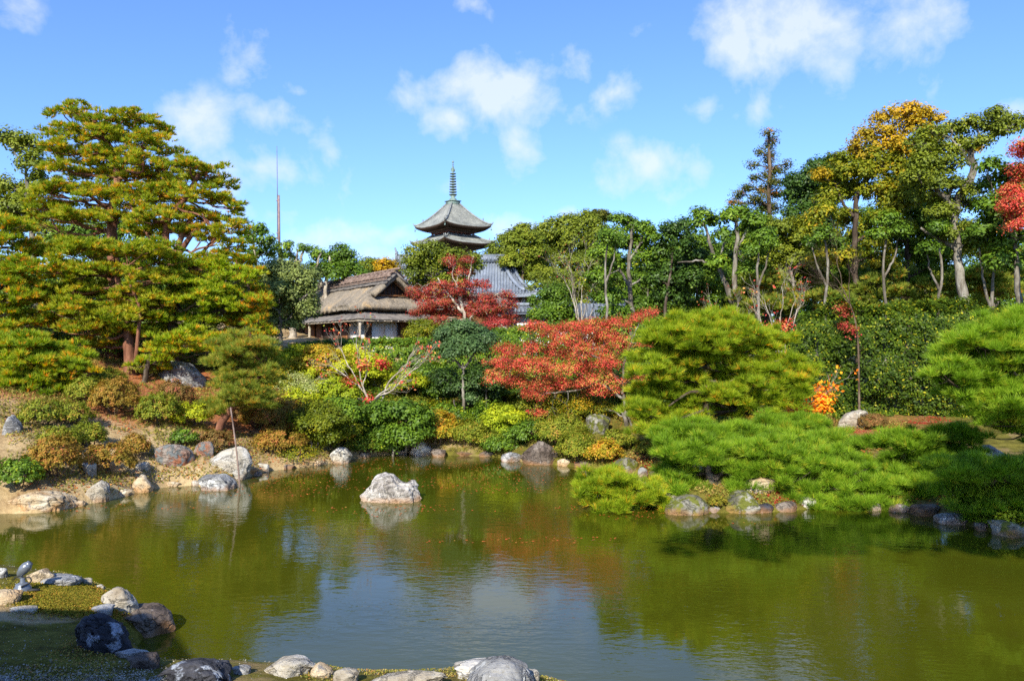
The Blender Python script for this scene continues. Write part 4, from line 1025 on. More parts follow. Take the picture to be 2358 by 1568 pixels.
for k in range(4):
    a = k*math.pi/2+.4; d = np.array([math.cos(a), math.sin(a), 0])
    q.add([PC+ZX*30.5, PC+ZX*30.55+d*.3, PC+ZX*30.95+d*.38, PC+ZX*31.2+d*.16, PC+ZX*31.5+d*.1, PC+ZX*31.5,
           PC+ZX*30.5+ZX*.001, PC+ZX*30.55+d*.3], [[0,1,2,3],[0,3,4,5]])
o_ = q.build('flame_finial', M['copper'], sp_); o_.location = (0, 0, 0)
B = MB()
for k in range(4):
    d, p = pside(k); c_ = PC+(d+p)*4.3+ZX*21.55; B.tube([c_+[0,0,.35], c_], .02, 4); B.lathe(c_-[0,0,.28], [(.12,0),(.11,.15),(.05,.28)], 8)
B.build('wind_bell', M['copper'], pg)

# mast
mast = empty('lightning_mast', P(645, 800, 58), 'thin rusty steel mast with lightning rod standing against the sky', 'mast')
def mp(x, y): return P(x, y, 58)
MB().tube([mp(645, 790), mp(644.5, 690), mp(643.5, 600)], [.13, .12, .11], 8).tube([mp(643.5, 600), mp(642, 450)], [.09, .075], 8).build('mast_pole', M['steel'], mast, True)
MB().tube([mp(639.8, 552), mp(637.6, 337)], [.045, .022], 6).build('lightning_rod', M['steel_thin'], mast, True)
B = MB()
for y in (462, 537, 548): B.box((mp(641, y)+mp(639, y))/2, (.22, .07, .09))
B.build('bracket', M['steel'], mast)

rescale(mast, .8)
# wooden hall behind the camera whose roof shades the near bank
hall = empty('wooden_hall', (-12, -4, .4), 'dark timber temple hall on the near bank, left of the viewer', 'building')
C0 = np.array([-3.9, 8.05]); hz = 4.7-.42; off_ = SUN_H*hz/math.tan(SUN_EL)
rc = C0+off_; a1 = np.array([-.95, -.31]); a1 /= np.linalg.norm(a1); a2 = np.array([.55, -.835]); a2 /= np.linalg.norm(a2)
B = MB(); q = [rc, rc+a1*14, rc+a1*14+a2*20, rc+a2*20]; mid = sum(q)/4
for z0_, s_ in ((4.7, 1), (4.9, 1)): pass
B.add([[*p_, 4.58] for p_ in q]+[[*p_, 4.72] for p_ in q]+[[*(mid+(p_-mid)*.25), 8.5] for p_ in q], [[3,2,1,0],[0,1,5,4],[1,2,6,5],[2,3,7,6],[3,0,4,7],[4,5,9,8],[5,6,10,9],[6,7,11,10],[7,4,8,11],[8,9,10,11]])
B.build('roof', M['tile'], hall)
inn = [mid+(p_-mid)*.72 for p_ in q]
B = MB(); B.add([[*p_, .2] for p_ in inn]+[[*p_, 4.6] for p_ in inn], [[3,2,1,0],[0,1,5,4],[1,2,6,5],[2,3,7,6],[3,0,4,7]]); B.build('wall', M['dark_wood'], hall)

# garden spotlight
g = G(52, 1366); s = g[1]/F
lampo = empty('garden_spotlight', g, 'small grey garden spotlight with egg-shaped head on the mossy bank', 'spotlight')
def lp_(dx, dz, dy=0): return g+np.array([dx*s, dy*s, dz*s])
B = MB(); B.lathe(g-[0,0,.01], [(21*s,0),(21*s,6*s),(18*s,8*s),(18*s,15*s),(15*s,17*s),(15*s,22*s),(8*s,25*s),(5*s,26*s),(5*s,36*s)], 20); B.build('base', M['lamp_metal'], lampo)
MB().tube([lp_(-4, 33), lp_(-2, 40), lp_(0, 46)], [5*s, 4*s, 4*s], 8).build('bracket', M['lamp_metal'], lampo, True)
ax_ = np.array([.62, .15, .72]); ax_ /= np.linalg.norm(ax_); c_ = lp_(3, 53)
t = np.linspace(-1, 1, 15); B = MB(); rr = 11.5*s*np.sqrt(np.maximum(0, 1-np.clip(t, -1, .86)**2))*(1+.22*t)
B.tube(c_+t[:,None]*ax_*20*s, np.maximum(rr, .001), 18); B.build('lamp_head', M['lamp_metal'], lampo, True)
B = MB(); B.tube(resample([lp_(2, 30), lp_(14, 38), lp_(22, 30), lp_(18, 22), lp_(6, 18, -18)], 14), 1.6*s, 6); B.tube(resample([lp_(-2, 34), lp_(-16, 37), lp_(-20, 30)], 8), 1.4*s, 6)
B.tube(resample([lp_(16, 6, -6), lp_(30, 8, -4), lp_(38, 5, 2)], 6), 3.2*s, 6); B.build('cable', M['rubber'], lampo, True)

# ------------------------------------------------------------------ trees on the left
pine('tallest red-barked pine on the left with broad layered crown', 27, [(262,800),(264,700),(262,600),(261,520),(262,455),(275,400),(250,330),(215,275)], .27,
 [(150,262,40,24),(192,258,26,16),(235,275,45,20),(300,268,46,22),(345,298,45,22),(150,305,42,20),(215,310,60,22),(280,312,55,24),(352,328,50,22),(386,352,30,22),(135,345,40,20),
  (190,348,60,24),(262,365,55,20),(330,372,58,22),(385,385,26,18),(160,388,58,22),(240,398,45,16),(115,440,50,18),(185,432,60,20),(310,410,60,22),(370,405,42,20),
  (95,478,40,18),(165,500,62,15),(310,448,62,17),(372,445,35,18),(245,500,55,14),(120,505,50,14),(150,480,45,14),(220,455,40,12)], 'pine_gold', orange=.16, dens=.8)
pine('forked red-barked pine right of the tallest pine, dome-shaped', 26, [(398,800),(396,720),(397,650),(398,600),(385,565),(370,520),(420,470),(460,400)], .22,
 [(440,376,40,16),(478,395,42,20),(500,425,40,22),(425,412,45,22),(392,440,40,18),(455,448,55,24),(512,462,36,20),(535,478,20,12),(420,488,50,16),(352,502,52,16),
  (470,503,50,20),(530,520,34,22),(545,560,26,22),(500,548,40,18),(400,528,40,14),(335,532,42,13),(520,592,52,18),(450,530,40,16),(560,600,24,18),(300,470,40,14),(560,520,14,14)], 'pine_gold', orange=.18, dens=.85,
 extra=lambda B, F_, tr: [B.tube(resample([P(*q, dm(26)) for q in pts], 12), np.linspace(r, r*.5, 12), 7) for r, pts in
  ((.11, [(400,605),(412,560),(425,530),(440,500)]), (.10, [(402,600),(425,565),(445,535),(475,510)]), (.07, [(395,600),(360,575),(345,545),(330,530)]), (.07, [(405,610),(460,590),(480,565),(505,540)]))])
pine('broad gold-green pine with curled branch below the tallest pine', 24, [(300,830),(296,760),(285,710),(275,660),(262,610)], .20,
 [(125,572,52,20),(190,566,60,20),(262,582,60,20),(330,578,60,22),(378,602,34,20),(115,618,55,22),(200,622,62,22),(282,626,60,24),(352,638,50,22),(150,664,60,20),
  (232,673,60,22),(322,680,60,22),(100,690,52,20),(180,712,62,20),(262,722,60,22),(335,725,55,18),(200,752,55,18),(282,762,52,16),(120,740,50,18),(368,690,36,20),(360,760,34,14),(240,790,46,14)], 'pine_gold', orange=.12, dens=1.05,
 extra=lambda B, F_, tr: B.tube(resample([P(*q, dm(23.4)) for q in [(312,835),(325,700),(300,660),(288,640),(296,622),(330,616)]], 14), np.linspace(.06, .03, 14), 7))
pine('bright yellow-green pine with grey stem right of the curled-branch pine', 25, [(392,835),(395,770),(396,700),(410,650)], .22,
 [(450,608,50,18),(512,618,46,18),(428,648,50,20),(490,658,52,20),(550,640,36,22),(452,690,56,18),(522,708,46,18),(400,732,46,16),(470,735,46,16),(545,690,36,20),(408,690,36,18),(430,770,40,14)], 'pine_lime', 'bark_dark', orange=.12, base=.5)
pine('reddish-tinged pine at the right end of the left pine group', 25.5, [(560,830),(566,760),(575,700),(570,640)], .12,
 [(575,660,26,20),(590,690,30,22),(570,718,40,20),(600,735,24,20),(560,755,36,16),(592,765,30,18),(540,735,30,18),(585,630,14,16)], 'pine_left', 'bark_dark', orange=.45)
pine('gold-green pine cut by the left edge of the photo, middle height', 23, [(-70,860),(-60,740),(-40,640),(-20,560)], .2,
 [(18,518,50,20),(28,556,50,20),(8,595,52,22),(62,618,52,20),(18,648,62,22),(52,684,50,20),(8,718,52,22),(62,742,46,18),(15,760,60,18),(-40,540,50,20),(-50,620,60,24),(-50,700,60,24),(75,580,26,18)], 'pine_left', 'bark_dark', orange=.2)
pine('dense green pine over the shaded bank at the left edge', 20, [(-6,1010),(-12,940),(6,900),(50,850)], .17,
 [(50,788,62,24),(128,808,60,24),(20,826,60,26),(98,846,66,24),(168,848,42,20),(36,876,62,22),(120,885,48,16),(-20,800,50,30),(-20,870,50,26),(60,830,50,24),(180,815,26,18)], 'pine_left', 'bark_dark', orange=.08, clump=.27, ln=.15, wd=.014, per=8)
pine('low yellow pine bough in front of the huge blue grey boulder', 23.2, [(330,850),(345,820),(400,800)], .09,
 [(392,785,48,14),(460,778,52,17),(352,832,36,14),(425,808,40,12),(500,788,32,14),(372,806,32,12),(530,800,26,14),(490,812,36,12)], 'pine_lime', 'bark_dark', orange=.3, base=.55, depth=.6)
sup = pine('small leaning soft-needled pine propped by a thin pole', 19.6, [(492,1008),(512,965),(535,935),(575,905),(602,860),(612,820)], .11,
 [(560,788,56,18),(602,806,34,18),(525,826,42,18),(580,846,52,18),(535,876,46,18),(600,876,38,16),(520,930,44,13),(570,922,50,14),(600,905,30,12),(550,810,40,18),(500,945,24,10),(560,900,40,14),(615,845,24,16)], 'pine_soft', 'bark_red', orange=.16, per=8, ln=.14, wd=.009, clump=.24, dens=1.05)
pb = Wt(553, 1122); pt = P(531, 938, 17.5)
pob = MB().tube(resample([pb-[0,0,.5], pb, (pb+pt)/2+[.02,0,0], pt], 10), np.linspace(.023, .016, 10), 8).build('support_pole', M['ridge_wood'], None, True, loc=pb)
tag(pob, 'thin wooden prop pole standing in the water against the leaning pine', 'pole')

broad('loose dark evergreen behind the tallest pine at the left edge', 38, [(85,800),(80,650),(70,520),(60,400)], .2, [(25,318,40,14),(62,335,38,18),(75,372,32,22),(88,420,34,28),(60,455,40,26),(15,430,40,20),(20,480,45,28),(60,510,50,30),(120,540,40,26),(-20,470,40,30)], 'ever_olive', 'bark_grey', .16, .85, .5, hollow=.4)
broad('dark green tree seen in gaps behind the two red-barked pines', 38, [(240,800),(235,650),(240,560)], .16, [(200,530,46,26),(260,535,42,24),(310,515,40,24),(150,555,42,24),(350,470,36,26),(220,575,50,22),(330,560,44,24),(300,600,60,22)], 'ever_mid', 'bark_grey', .15, .8, .5, hollow=.4)
broad('grey-green evergreen with pale trunk left of the tea house', 30, [(648,800),(646,760),(645,720),(650,680)], .11, [(650,625,58,24),(608,648,32,26),(695,645,42,26),(640,665,50,24),(690,688,38,26),(610,695,34,24),(655,712,48,18),(708,715,28,16),(625,735,30,12),(672,745,28,10)], 'ever_grey', 'bark_grey', .10, 1.15, .34, hollow=.5)
broad('thin green tree with knobbly pale trunk behind the pine group', 42, [(592,800),(590,650),(588,590),(580,545)], .13, [(592,530,18,14),(608,555,20,15),(570,545,16,12),(615,580,16,12),(585,585,18,12)], 'ever_mid', 'bark_pale', .16, .7, .45, twigs=3)
broad('lopped tree with stubby pale limbs beside the mast', 46, [(675,800),(674,650),(672,600)], .2, [(655,568,20,10),(640,585,16,9),(700,572,12,8),(666,590,18,8)], 'ever_mid', 'bark_pale', .14, .6, .4, forks=[(.14,(674,640),(670,600),(668,582)),(.13,(676,640),(690,605),(700,570)),(.1,(676,620),(684,590),(686,575))], twigs=2, name='lopped_tree')
broad('bushy green tree with pale limbs behind the thatched roof', 48, [(755,800),(748,660),(758,620),(760,590)], .17, [(790,580,26,14),(768,598,24,14),(735,585,20,13),(800,602,26,14),(770,625,36,18),(815,625,28,14),(735,620,26,18),(840,640,26,10)], 'ever_mid', 'bark_pale', .17, .9, .5, forks=[(.13,(742,660),(728,620),(738,578))])
broad('small dark green treetop left of the golden one behind the thatch', 52, [(850,800),(850,650),(850,610)], .1, [(845,606,22,10),(868,612,18,10),(852,625,24,10)], 'ever_olive', 'bark_grey', .16, .9, .45)
broad('small golden treetop behind the thatched ridge', 50, [(893,800),(893,660),(893,620)], .1, [(885,612,20,12),(905,615,17,12),(893,632,26,12)], 'gold_leaf', 'bark_grey', .16, .9, .45)

# ------------------------------------------------------------------ trees in the middle
broad('olive green tree just in front of the pagoda base', 46, [(1000,800),(1002,700),(1000,640)], .17, [(955,590,30,22),(995,576,34,16),(1040,594,34,16),(1085,600,30,14),(985,612,42,24),(1032,608,40,22),(950,622,24,20),(1075,610,30,18),(990,650,44,20),(1040,645,36,20)], 'ever_olive', 'bark_grey', .15, 1.1, .5, hollow=.5)
R1 = broad('sparse dark red maple with white limbs beside the tea house roof', 37, [(1085,800),(1075,745),(1062,700),(1050,650)], .13,
 [(1030,690,34,14),(1065,675,30,14),(1105,715,34,14),(990,712,30,12),(955,672,24,10),(1010,740,30,12),(1070,745,34,13),(1128,765,24,11),(1160,757,22,10),(1180,735,16,14),(1020,655,22,9),(1110,655,20,9),(975,680,34,15),(1005,697,42,14),(965,720,26,9),(1045,712,32,15),(1040,665,30,12),(1085,700,34,16),(1125,690,34,14),(1168,705,24,14),(1100,727,42,16),(1148,738,34,15),(1062,628,28,14),(1040,603,20,12),(1080,655,24,10),(1170,680,16,10),(1140,712,30,14),(1075,598,16,8),(1000,668,20,8)],
 'dark_red_leaf', 'bark_pale', .075, .75, .34, flat=.3, hollow=.35, var=.3, twigs=6, thin=.8, forks=[(.07,(1066,720),(1035,680),(1008,640)),(.06,(1060,690),(1080,640),(1090,590)),(.07,(1080,740),(1110,700),(1150,675)),(.05,(1050,680),(1020,650),(985,655))], name='maple_tree', second=None)
broad('small leaning red branch tree below the dark red maple', 33, [(1188,790),(1175,765),(1150,745)], .1, [(1150,742,26,10),(1120,752,22,8)], 'dark_red_leaf', 'bark_pale', .08, .8, .3, flat=.5, name='maple_tree')
broad('tall golden-green cedar right of the temple hall', 62, [(1205,800),(1205,650),(1206,560)], .22, [(1205,532,24,14),(1185,552,26,15),(1225,555,28,16),(1200,578,38,16),(1240,585,24,15),(1180,600,30,16),(1220,608,42,18),(1195,632,38,16),(1245,632,28,16)], 'cedar_gold', 'bark_brown', .2, 1.3, .6, flat=.3, name='cedar_tree')
gk = 'round-headed evergreens on the skyline'
broad('round olive treetop directly left of the cedar, lowest on the skyline', 78, [(1160,800),(1160,640),(1160,600)], .2, [(1160,572,30,24),(1140,592,24,20),(1178,548,22,16),(1165,620,40,20)], 'ever_olive', 'bark_grey', .24, 1.3, .75, group=gk)
broad('round olive treetop between the cedar and the highest dome', 80, [(1262,800),(1262,600),(1262,560)], .2, [(1265,532,32,24),(1245,548,24,20),(1285,560,30,22),(1258,585,30,22)], 'ever_olive', 'bark_grey', .24, 1.3, .75, group=gk)
broad('paired round treetops, the highest dome left of the pale-trunked trees', 80, [(1330,800),(1330,600),(1330,560)], .2, [(1308,520,30,22),(1350,512,30,22),(1372,535,26,22),(1325,550,36,24),(1365,570,36,26),(1300,575,30,24)], 'ever_olive', 'bark_grey', .24, 1.3, .75, group=gk)
broad('small dark pine crown poking above the round domes', 84, [(1385,800),(1385,600),(1385,540)], .16, [(1375,496,24,8),(1395,502,18,8),(1362,504,16,7)], 'cedar', 'bark_grey', .24, 1.1, .5, name='pine_tree')
broad('dense olive tree filling the gap below the round domes', 66, [(1330,800),(1330,680),(1330,620)], .2, [(1290,620,40,24),(1340,612,42,26),(1390,600,40,26),(1300,660,44,24),(1360,655,46,26),(1410,645,40,26)], 'ever_olive', 'bark_grey', .22, 1.1, .7)
broad('bushy green tree right of the low white wall', 42, [(1268,800),(1265,720),(1270,680)], .1, [(1275,672,34,16),(1255,695,34,16),(1290,705,34,18),(1262,725,42,16),(1300,735,30,12)], 'ever_mid', 'bark_grey', .13, 1.1, .42)
bare_tree('leafless pinkish tree in front of the tiled outbuilding', 40, [(1342,800),(1340,740),(1338,690)], .06, [(1310,610,9,.9),(1345,600,13,.9),(1375,640,11,.8),(1320,660,7,.8),(1370,690,6,.7),(1300,640,10,.9)], 'dark_red_leaf', .35, .07, lev=4, per=3)
bt = 'pale-trunked broadleaf trees right of centre'
broad('broadleaf tree with thick pale trunk, left end of the row', 38, [(1458,790),(1456,715),(1448,640),(1450,580),(1458,520)], .17, [(1432,505,26,12),(1455,520,26,12),(1480,525,26,12),(1410,540,32,14),(1498,548,30,16),(1450,560,42,18),(1385,580,30,16),(1500,590,34,20),(1420,605,36,20),(1375,640,36,20),(1400,680,36,18),(1500,640,36,20),(1415,720,42,14),(1480,700,34,16)], 'ever_mid', 'bark_grey', .14, .9, .42, bt, forks=[(.08,(1450,660),(1425,620),(1400,580)),(.07,(1450,600),(1475,560),(1480,530))], hollow=.4)
broad('dark-stemmed broadleaf tree second in the row', 37, [(1528,800),(1532,700),(1545,620),(1550,560)], .11, [(1540,530,26,12),(1570,520,24,12),(1560,550,34,16),(1530,575,34,18),(1585,580,34,18),(1555,615,42,20),(1520,640,34,20),(1590,640,32,18),(1550,680,44,18)], 'ever_dark', 'bark_dark', .14, 1.0, .42, bt, hollow=.45, second='ever_mid')
broad('slim broadleaf tree with thin dark trunk third in the row', 40, [(1608,800),(1605,700),(1603,640),(1600,590)], .1, [(1605,550,30,16),(1625,580,32,18),(1585,600,30,18),(1620,620,36,20),(1600,660,36,18),(1640,660,34,18),(1620,700,36,14)], 'ever_mid', 'bark_dark', .13, 1.0, .4, bt, hollow=.45)
broad('broadleaf tree with forked pale limbs below the dark conifer', 34, [(1700,790),(1692,712),(1692,620),(1700,550),(1695,510)], .2, [(1612,492,22,10),(1632,505,18,9),(1605,515,14,9),(1672,498,26,12),(1700,488,28,13),(1740,505,30,14),(1715,528,34,16),(1760,540,30,16),(1665,540,22,12),(1740,570,36,18),(1650,600,22,14),(1735,620,36,18),(1670,640,26,14),(1740,660,36,18)], 'ever_mid', 'bark_grey', .14, .85, .4, bt, forks=[(.13,(1688,700),(1668,650),(1650,600),(1630,550),(1618,515)),(.07,(1655,620),(1665,570),(1670,540)),(.09,(1694,580),(1715,540),(1725,515)),(.06,(1650,610),(1610,600),(1560,605))], hollow=.35)
broad('dark narrow cedar spire highest on the skyline left of the golden tree', 50, [(1768,800),(1768,600),(1772,450),(1770,305)], .24, [(1772,308,13,7),(1778,322,12,8),(1768,338,13,8),(1748,350,10,4),(1772,355,15,8),(1735,380,10,6),(1770,372,15,8),(1780,390,18,8),(1812,378,10,6),(1795,395,14,6),(1765,405,20,9),(1738,410,15,7),(1785,420,26,10),(1722,432,16,8),(1755,435,24,10),(1700,448,17,9),(1790,448,30,12),(1740,460,30,12),(1690,470,16,9),(1770,480,40,14),(1710,492,28,12)], 'cedar', 'bark_brown', .12, 1.1, .62, name='cedar_tree', hollow=.1, dj=.3, flat=.35, var=.3)
broad('wide olive tree under the cedar spire with curved pale bough', 40, [(1838,790),(1836,720),(1832,660),(1810,600)], .18, [(1752,520,44,18),(1808,525,42,20),(1850,548,36,20),(1770,560,50,22),(1830,588,46,24),(1875,590,34,22),(1750,600,40,20),(1800,625,50,22),(1860,640,44,22),(1720,545,24,16)], 'ever_olive', 'bark_grey', .14, 1.05, .45, hollow=.45, forks=[(.09,(1832,650),(1800,630),(1770,610))])
broad('dark dense evergreen between cedar spire and golden tree', 47, [(1875,800),(1875,650),(1870,520)], .2, [(1885,385,30,16),(1912,375,26,12),(1855,412,34,20),(1900,415,40,22),(1835,450,34,24),(1880,460,42,24),(1925,440,34,24),(1845,500,44,24),(1905,505,44,24),(1820,420,16,14),(1870,550,60,26)], 'ever_dark', 'bark_dark', .17, 1.2, .5)
broad('tall golden-topped tree with straight dark trunk', 33, [(1985,790),(1974,710),(1968,620),(1966,520),(1970,450),(2000,400)], .21, [(2080,258,40,14,0,1),(2040,272,28,12,0,1),(2130,262,30,14,0,1),(2155,280,16,14,0,1),(2105,290,40,18,0,1),(2000,315,30,18,0,1),(2030,335,40,20,0,1),(1968,340,15,18,0,1),(2080,335,42,20,0,1),(1985,360,26,15,0,1),(2150,310,26,18,0,1),(2235,345,16,13,0,1),(2040,300,20,12,0,1),
  (1925,402,34,14),(1895,400,22,10,0,1),(1988,395,44,18),(2045,385,42,20),(2085,400,34,20),(1955,430,40,18),(2020,440,46,22),(1915,450,36,18),(2080,450,38,20),(1900,490,38,20),(1950,500,38,16),(2030,500,38,16),(1900,545,40,20),(1930,590,40,18),(2010,560,34,14),(1890,600,34,16),(1930,370,30,18),(1960,395,40,22),(2010,365,40,20),(2120,345,40,22),(2060,365,36,20),(2100,400,40,22),(2050,470,40,22),(1985,535,40,20),(2070,520,40,22),(1860,520,36,20),(2030,600,40,20)], 'gold_green', 'bark_dark', .13, .8, .42, second='gold_leaf', forks=[(.09,(1968,460),(1990,420),(2030,380),(2060,330)),(.08,(1966,500),(1940,470),(1925,430)),(.08,(1970,640),(1945,600),(1935,540)),(.06,(1968,560),(2000,540),(2030,500))], hollow=.4, dj=.4)
broad('dark-trunked evergreen with a low side limb right of the golden tree', 35, [(2092,780),(2090,700),(2086,600),(2088,520),(2095,470)], .17, [(2105,470,36,20),(2070,480,30,18),(2130,500,34,18),(2095,530,42,18),(2140,550,32,18),(2050,545,34,16),(2110,585,40,16),(2150,610,38,16),(2050,610,30,12),(2020,625,26,10),(2120,640,36,12),(2060,440,36,20),(2110,430,40,20),(2150,470,36,22),(2165,520,34,22),(2090,560,36,20),(2170,580,34,18),(2070,650,40,18)], 'ever_mid', 'bark_dark', .14, .95, .42, forks=[(.13,(2085,690),(2055,650),(2035,610),(2010,600)),(.06,(2088,600),(2110,570),(2125,545)),(.07,(2090,640),(2130,620),(2150,590))], hollow=.4)
broad('great crooked evergreen oak with lichen-grey trunk, largest on the right', 29, [(2235,780),(2226,710),(2208,640),(2204,560),(2200,500),(2206,450)], .27, [(2320,275,26,13),(2290,262,22,10),(2345,285,22,13),(2275,292,30,12),(2235,285,30,13),(2190,300,36,15),(2145,310,32,15),(2120,335,32,16),(2170,345,40,17),(2130,372,36,17),(2185,378,36,16),(2110,410,34,17),(2160,418,40,17),(2200,420,22,12),(2240,440,22,12),(2190,455,30,14),(2130,455,34,15),(2310,300,30,10),(2225,520,24,12),(2175,540,22,12),(2120,370,34,18),(2150,395,36,18),(2215,330,30,14),(2250,470,30,16),(2165,490,34,16),(2240,560,28,14),(2255,330,26,12)], 'ever_olive', 'bark_grey', .11, .85, .36,
  forks=[(.17,(2206,460),(2222,430),(2244,405),(2236,370),(2232,345),(2255,325),(2285,315)),(.09,(2285,315),(2310,300),(2345,280)),(.15,(2206,490),(2185,470),(2160,440),(2130,425)),(.08,(2236,380),(2215,345),(2190,320)),(.08,(2160,440),(2150,400),(2175,370),(2185,345)),(.1,(2205,580),(2185,560),(2150,545),(2120,525))], hollow=.4, dj=.4, twigs=5)
broad('glossy dark tree with pale trunk at the right edge', 27, [(2350,790),(2346,690),(2340,600),(2336,520),(2345,440)], .15, [(2300,455,32,18),(2340,425,28,16),(2285,480,22,14),(2320,500,36,16),(2355,470,26,18),(2290,530,26,16),(2345,545,34,16),(2310,560,26,12),(2320,400,26,14),(2270,520,30,20),(2300,600,34,20),(2350,610,34,20),(2280,380,20,10),(2370,400,24,16),(2275,420,18,12),(2262,480,20,14)], 'ever_mid', 'bark_grey', .14, .9, .4, forks=[(.07,(2340,560),(2310,520),(2290,480))], hollow=.4)
broad('scarlet maple branches hanging in at the top right edge', 24.5, [(2395,790),(2390,600),(2385,450),(2370,350)], .11, [(2350,332,20,10),(2358,352,22,10),(2350,388,28,12),(2362,410,22,10),(2330,440,26,11),(2350,456,28,13),(2325,475,22,12),(2350,492,30,14),(2340,518,22,11),(2395,430,30,20)], 'red_leaf', 'bark_grey', .06, 1.0, .28, flat=.2, hollow=.3, var=.3, name='maple_tree', dj=.3)
bp = 'soft low pines behind the hedge'
for lab, D_, x0_, pads_ in (('soft green pine behind the bare red-tipped tree', 34, 1770, [(1760,650,46,18),(1730,680,44,18),(1800,675,44,18),(1765,705,60,16),(1720,650,26,14)]),
   ('soft green pine right of the bare whitish tree', 33, 2010, [(2030,640,40,18),(1990,670,44,18),(2050,680,44,18),(1935,700,40,14),(1890,685,50,16),(2010,705,60,16)]),
   ('soft green pine seen between the big oak and the right edge', 33, 2280, [(2280,580,50,20),(2320,620,50,20),(2260,640,50,20),(2300,670,60,18),(2160,660,44,16),(2190,690,50,14)])):
    pine(lab, D_, [(x0_, 790), (x0_, 720), (x0_+6, 660)], .1, pads_, 'pine_soft', 'bark_brown', 6, .2, .024, .42, 1.1, .14, .35, group=bp)
bare_tree('slender bare whitish tree rising in front of the tall hedge', 24.6, [(1979,930),(1977,800),(1972,740),(1955,690),(1938,660)], .042, [(1900,605,15,.55),(1928,590,15,.55),(1885,640,14,.5),(1955,625,13,.5),(1910,655,13,.5)], 'dark_red_leaf', 0, .055, bark='bark_brown', patches=[(1946,722,22,11,.9),(1950,748,20,11,.9),(1962,765,14,8,.8),(1932,708,12,6,.7)], lev=5)
bare_tree('half-bare maple with scarlet leaf tips above the round pine', 26, [(1802,850),(1800,770),(1795,730)], .05, [(1760,690,9,.6),(1830,680,11,.6),(1800,660,14,.6),(1740,720,8,.6),(1850,700,9,.5)], 'red_leaf', .22, .08, patches=[(1785,755,26,9,.8),(1812,748,20,8,.7),(1770,768,12,5,.7)], lev=4, per=3)
bare_tree('low grey leafless bush between red maple and round pine tops', 28, [(1690,850),(1690,760)], .04, [(1640,715,9,.5),(1700,700,12,.5),(1740,735,9,.5),(1650,740,8,.5)], 'dark_red_leaf', .3, .07, lev=4, name='bare_bush', cat='bush', per=3)


for (l_, D_, tr_, r_, fk_, bl_) in (
 ('slim grey-trunked tree between forked tree and cedar', 31, [(1745,790),(1748,700),(1742,620),(1750,560)], .1, [(.05,(1745,660),(1765,610),(1775,570))], [(1750,545,26,12),(1775,560,22,10),(1730,580,18,9)]),
 ('slim dark-trunked tree right of the wide olive tree', 30, [(1905,790),(1900,700),(1908,620),(1900,550)], .1, [(.05,(1903,660),(1880,610),(1870,570))], [(1895,540,26,12),(1868,560,20,10),(1925,560,20,10)]),
 ('slim pale-trunked tree between golden-topped and low-limbed trees', 30, [(2035,790),(2040,700),(2032,610),(2045,520)], .09, [(.05,(2036,640),(2062,590),(2070,540))], [(2045,505,26,12),(2075,530,22,10),(2020,540,20,10)]),
 ('slim leaning tree between low-limbed evergreen and great oak', 29, [(2165,790),(2160,700),(2170,620),(2160,540)], .09, [(.05,(2164,670),(2140,620),(2135,580))], [(2160,525,24,11),(2132,570,18,9)]),
 ('slim twin-stemmed tree right of the great oak', 28, [(2285,790),(2282,700),(2290,600),(2285,520)], .09, [(.06,(2283,720),(2262,640),(2255,570))], [(2285,505,22,11),(2256,556,20,10)]),
 ('slim pale tree at the left end of the pale-trunked row', 34, [(1395,790),(1398,700),(1392,620),(1400,560)], .09, [(.05,(1396,650),(1412,600),(1418,570))], [(1400,548,24,10),(1420,560,18,9)])):
    broad(l_, D_, tr_, r_, bl_, 'ever_mid', 'bark_grey', .11, .9, .34, forks=fk_, hollow=.35)

# woodland far behind everything
Fw = Fol()
for (x, y, rx, ry, D_) in [(x, y0+RNG.uniform(-8, 8), 52, 34, RNG.uniform(70, 95)) for x, y0 in ([(q, 660) for q in range(-150, 600, 60)]+[(q, 690) for q in range(600, 1150, 60)]+[(q, 650) for q in range(1400, 1800, 55)]+[(q, 600) for q in range(1560, 2000, 60)]+[(q, 655) for q in range(1800, 2600, 55)]+[(q, 730) for q in range(-200, 2600, 60)]+[(q, 785) for q in range(-300, 2700, 60)]+[(q, 560) for q in range(2240, 2270, 60)])]:
    D_ = dm(D_); a = rx/F*D_; leafy(Fw, P(x, y, D_), a, a*.8, ry/F*D_, .24, .9, .62, .35, .18, .6)
wd_ = Fw.build('woodland', M['ever_mid'], None); tag(wd_, 'dense green wood closing the view far behind the garden', 'wood', kind='stuff')

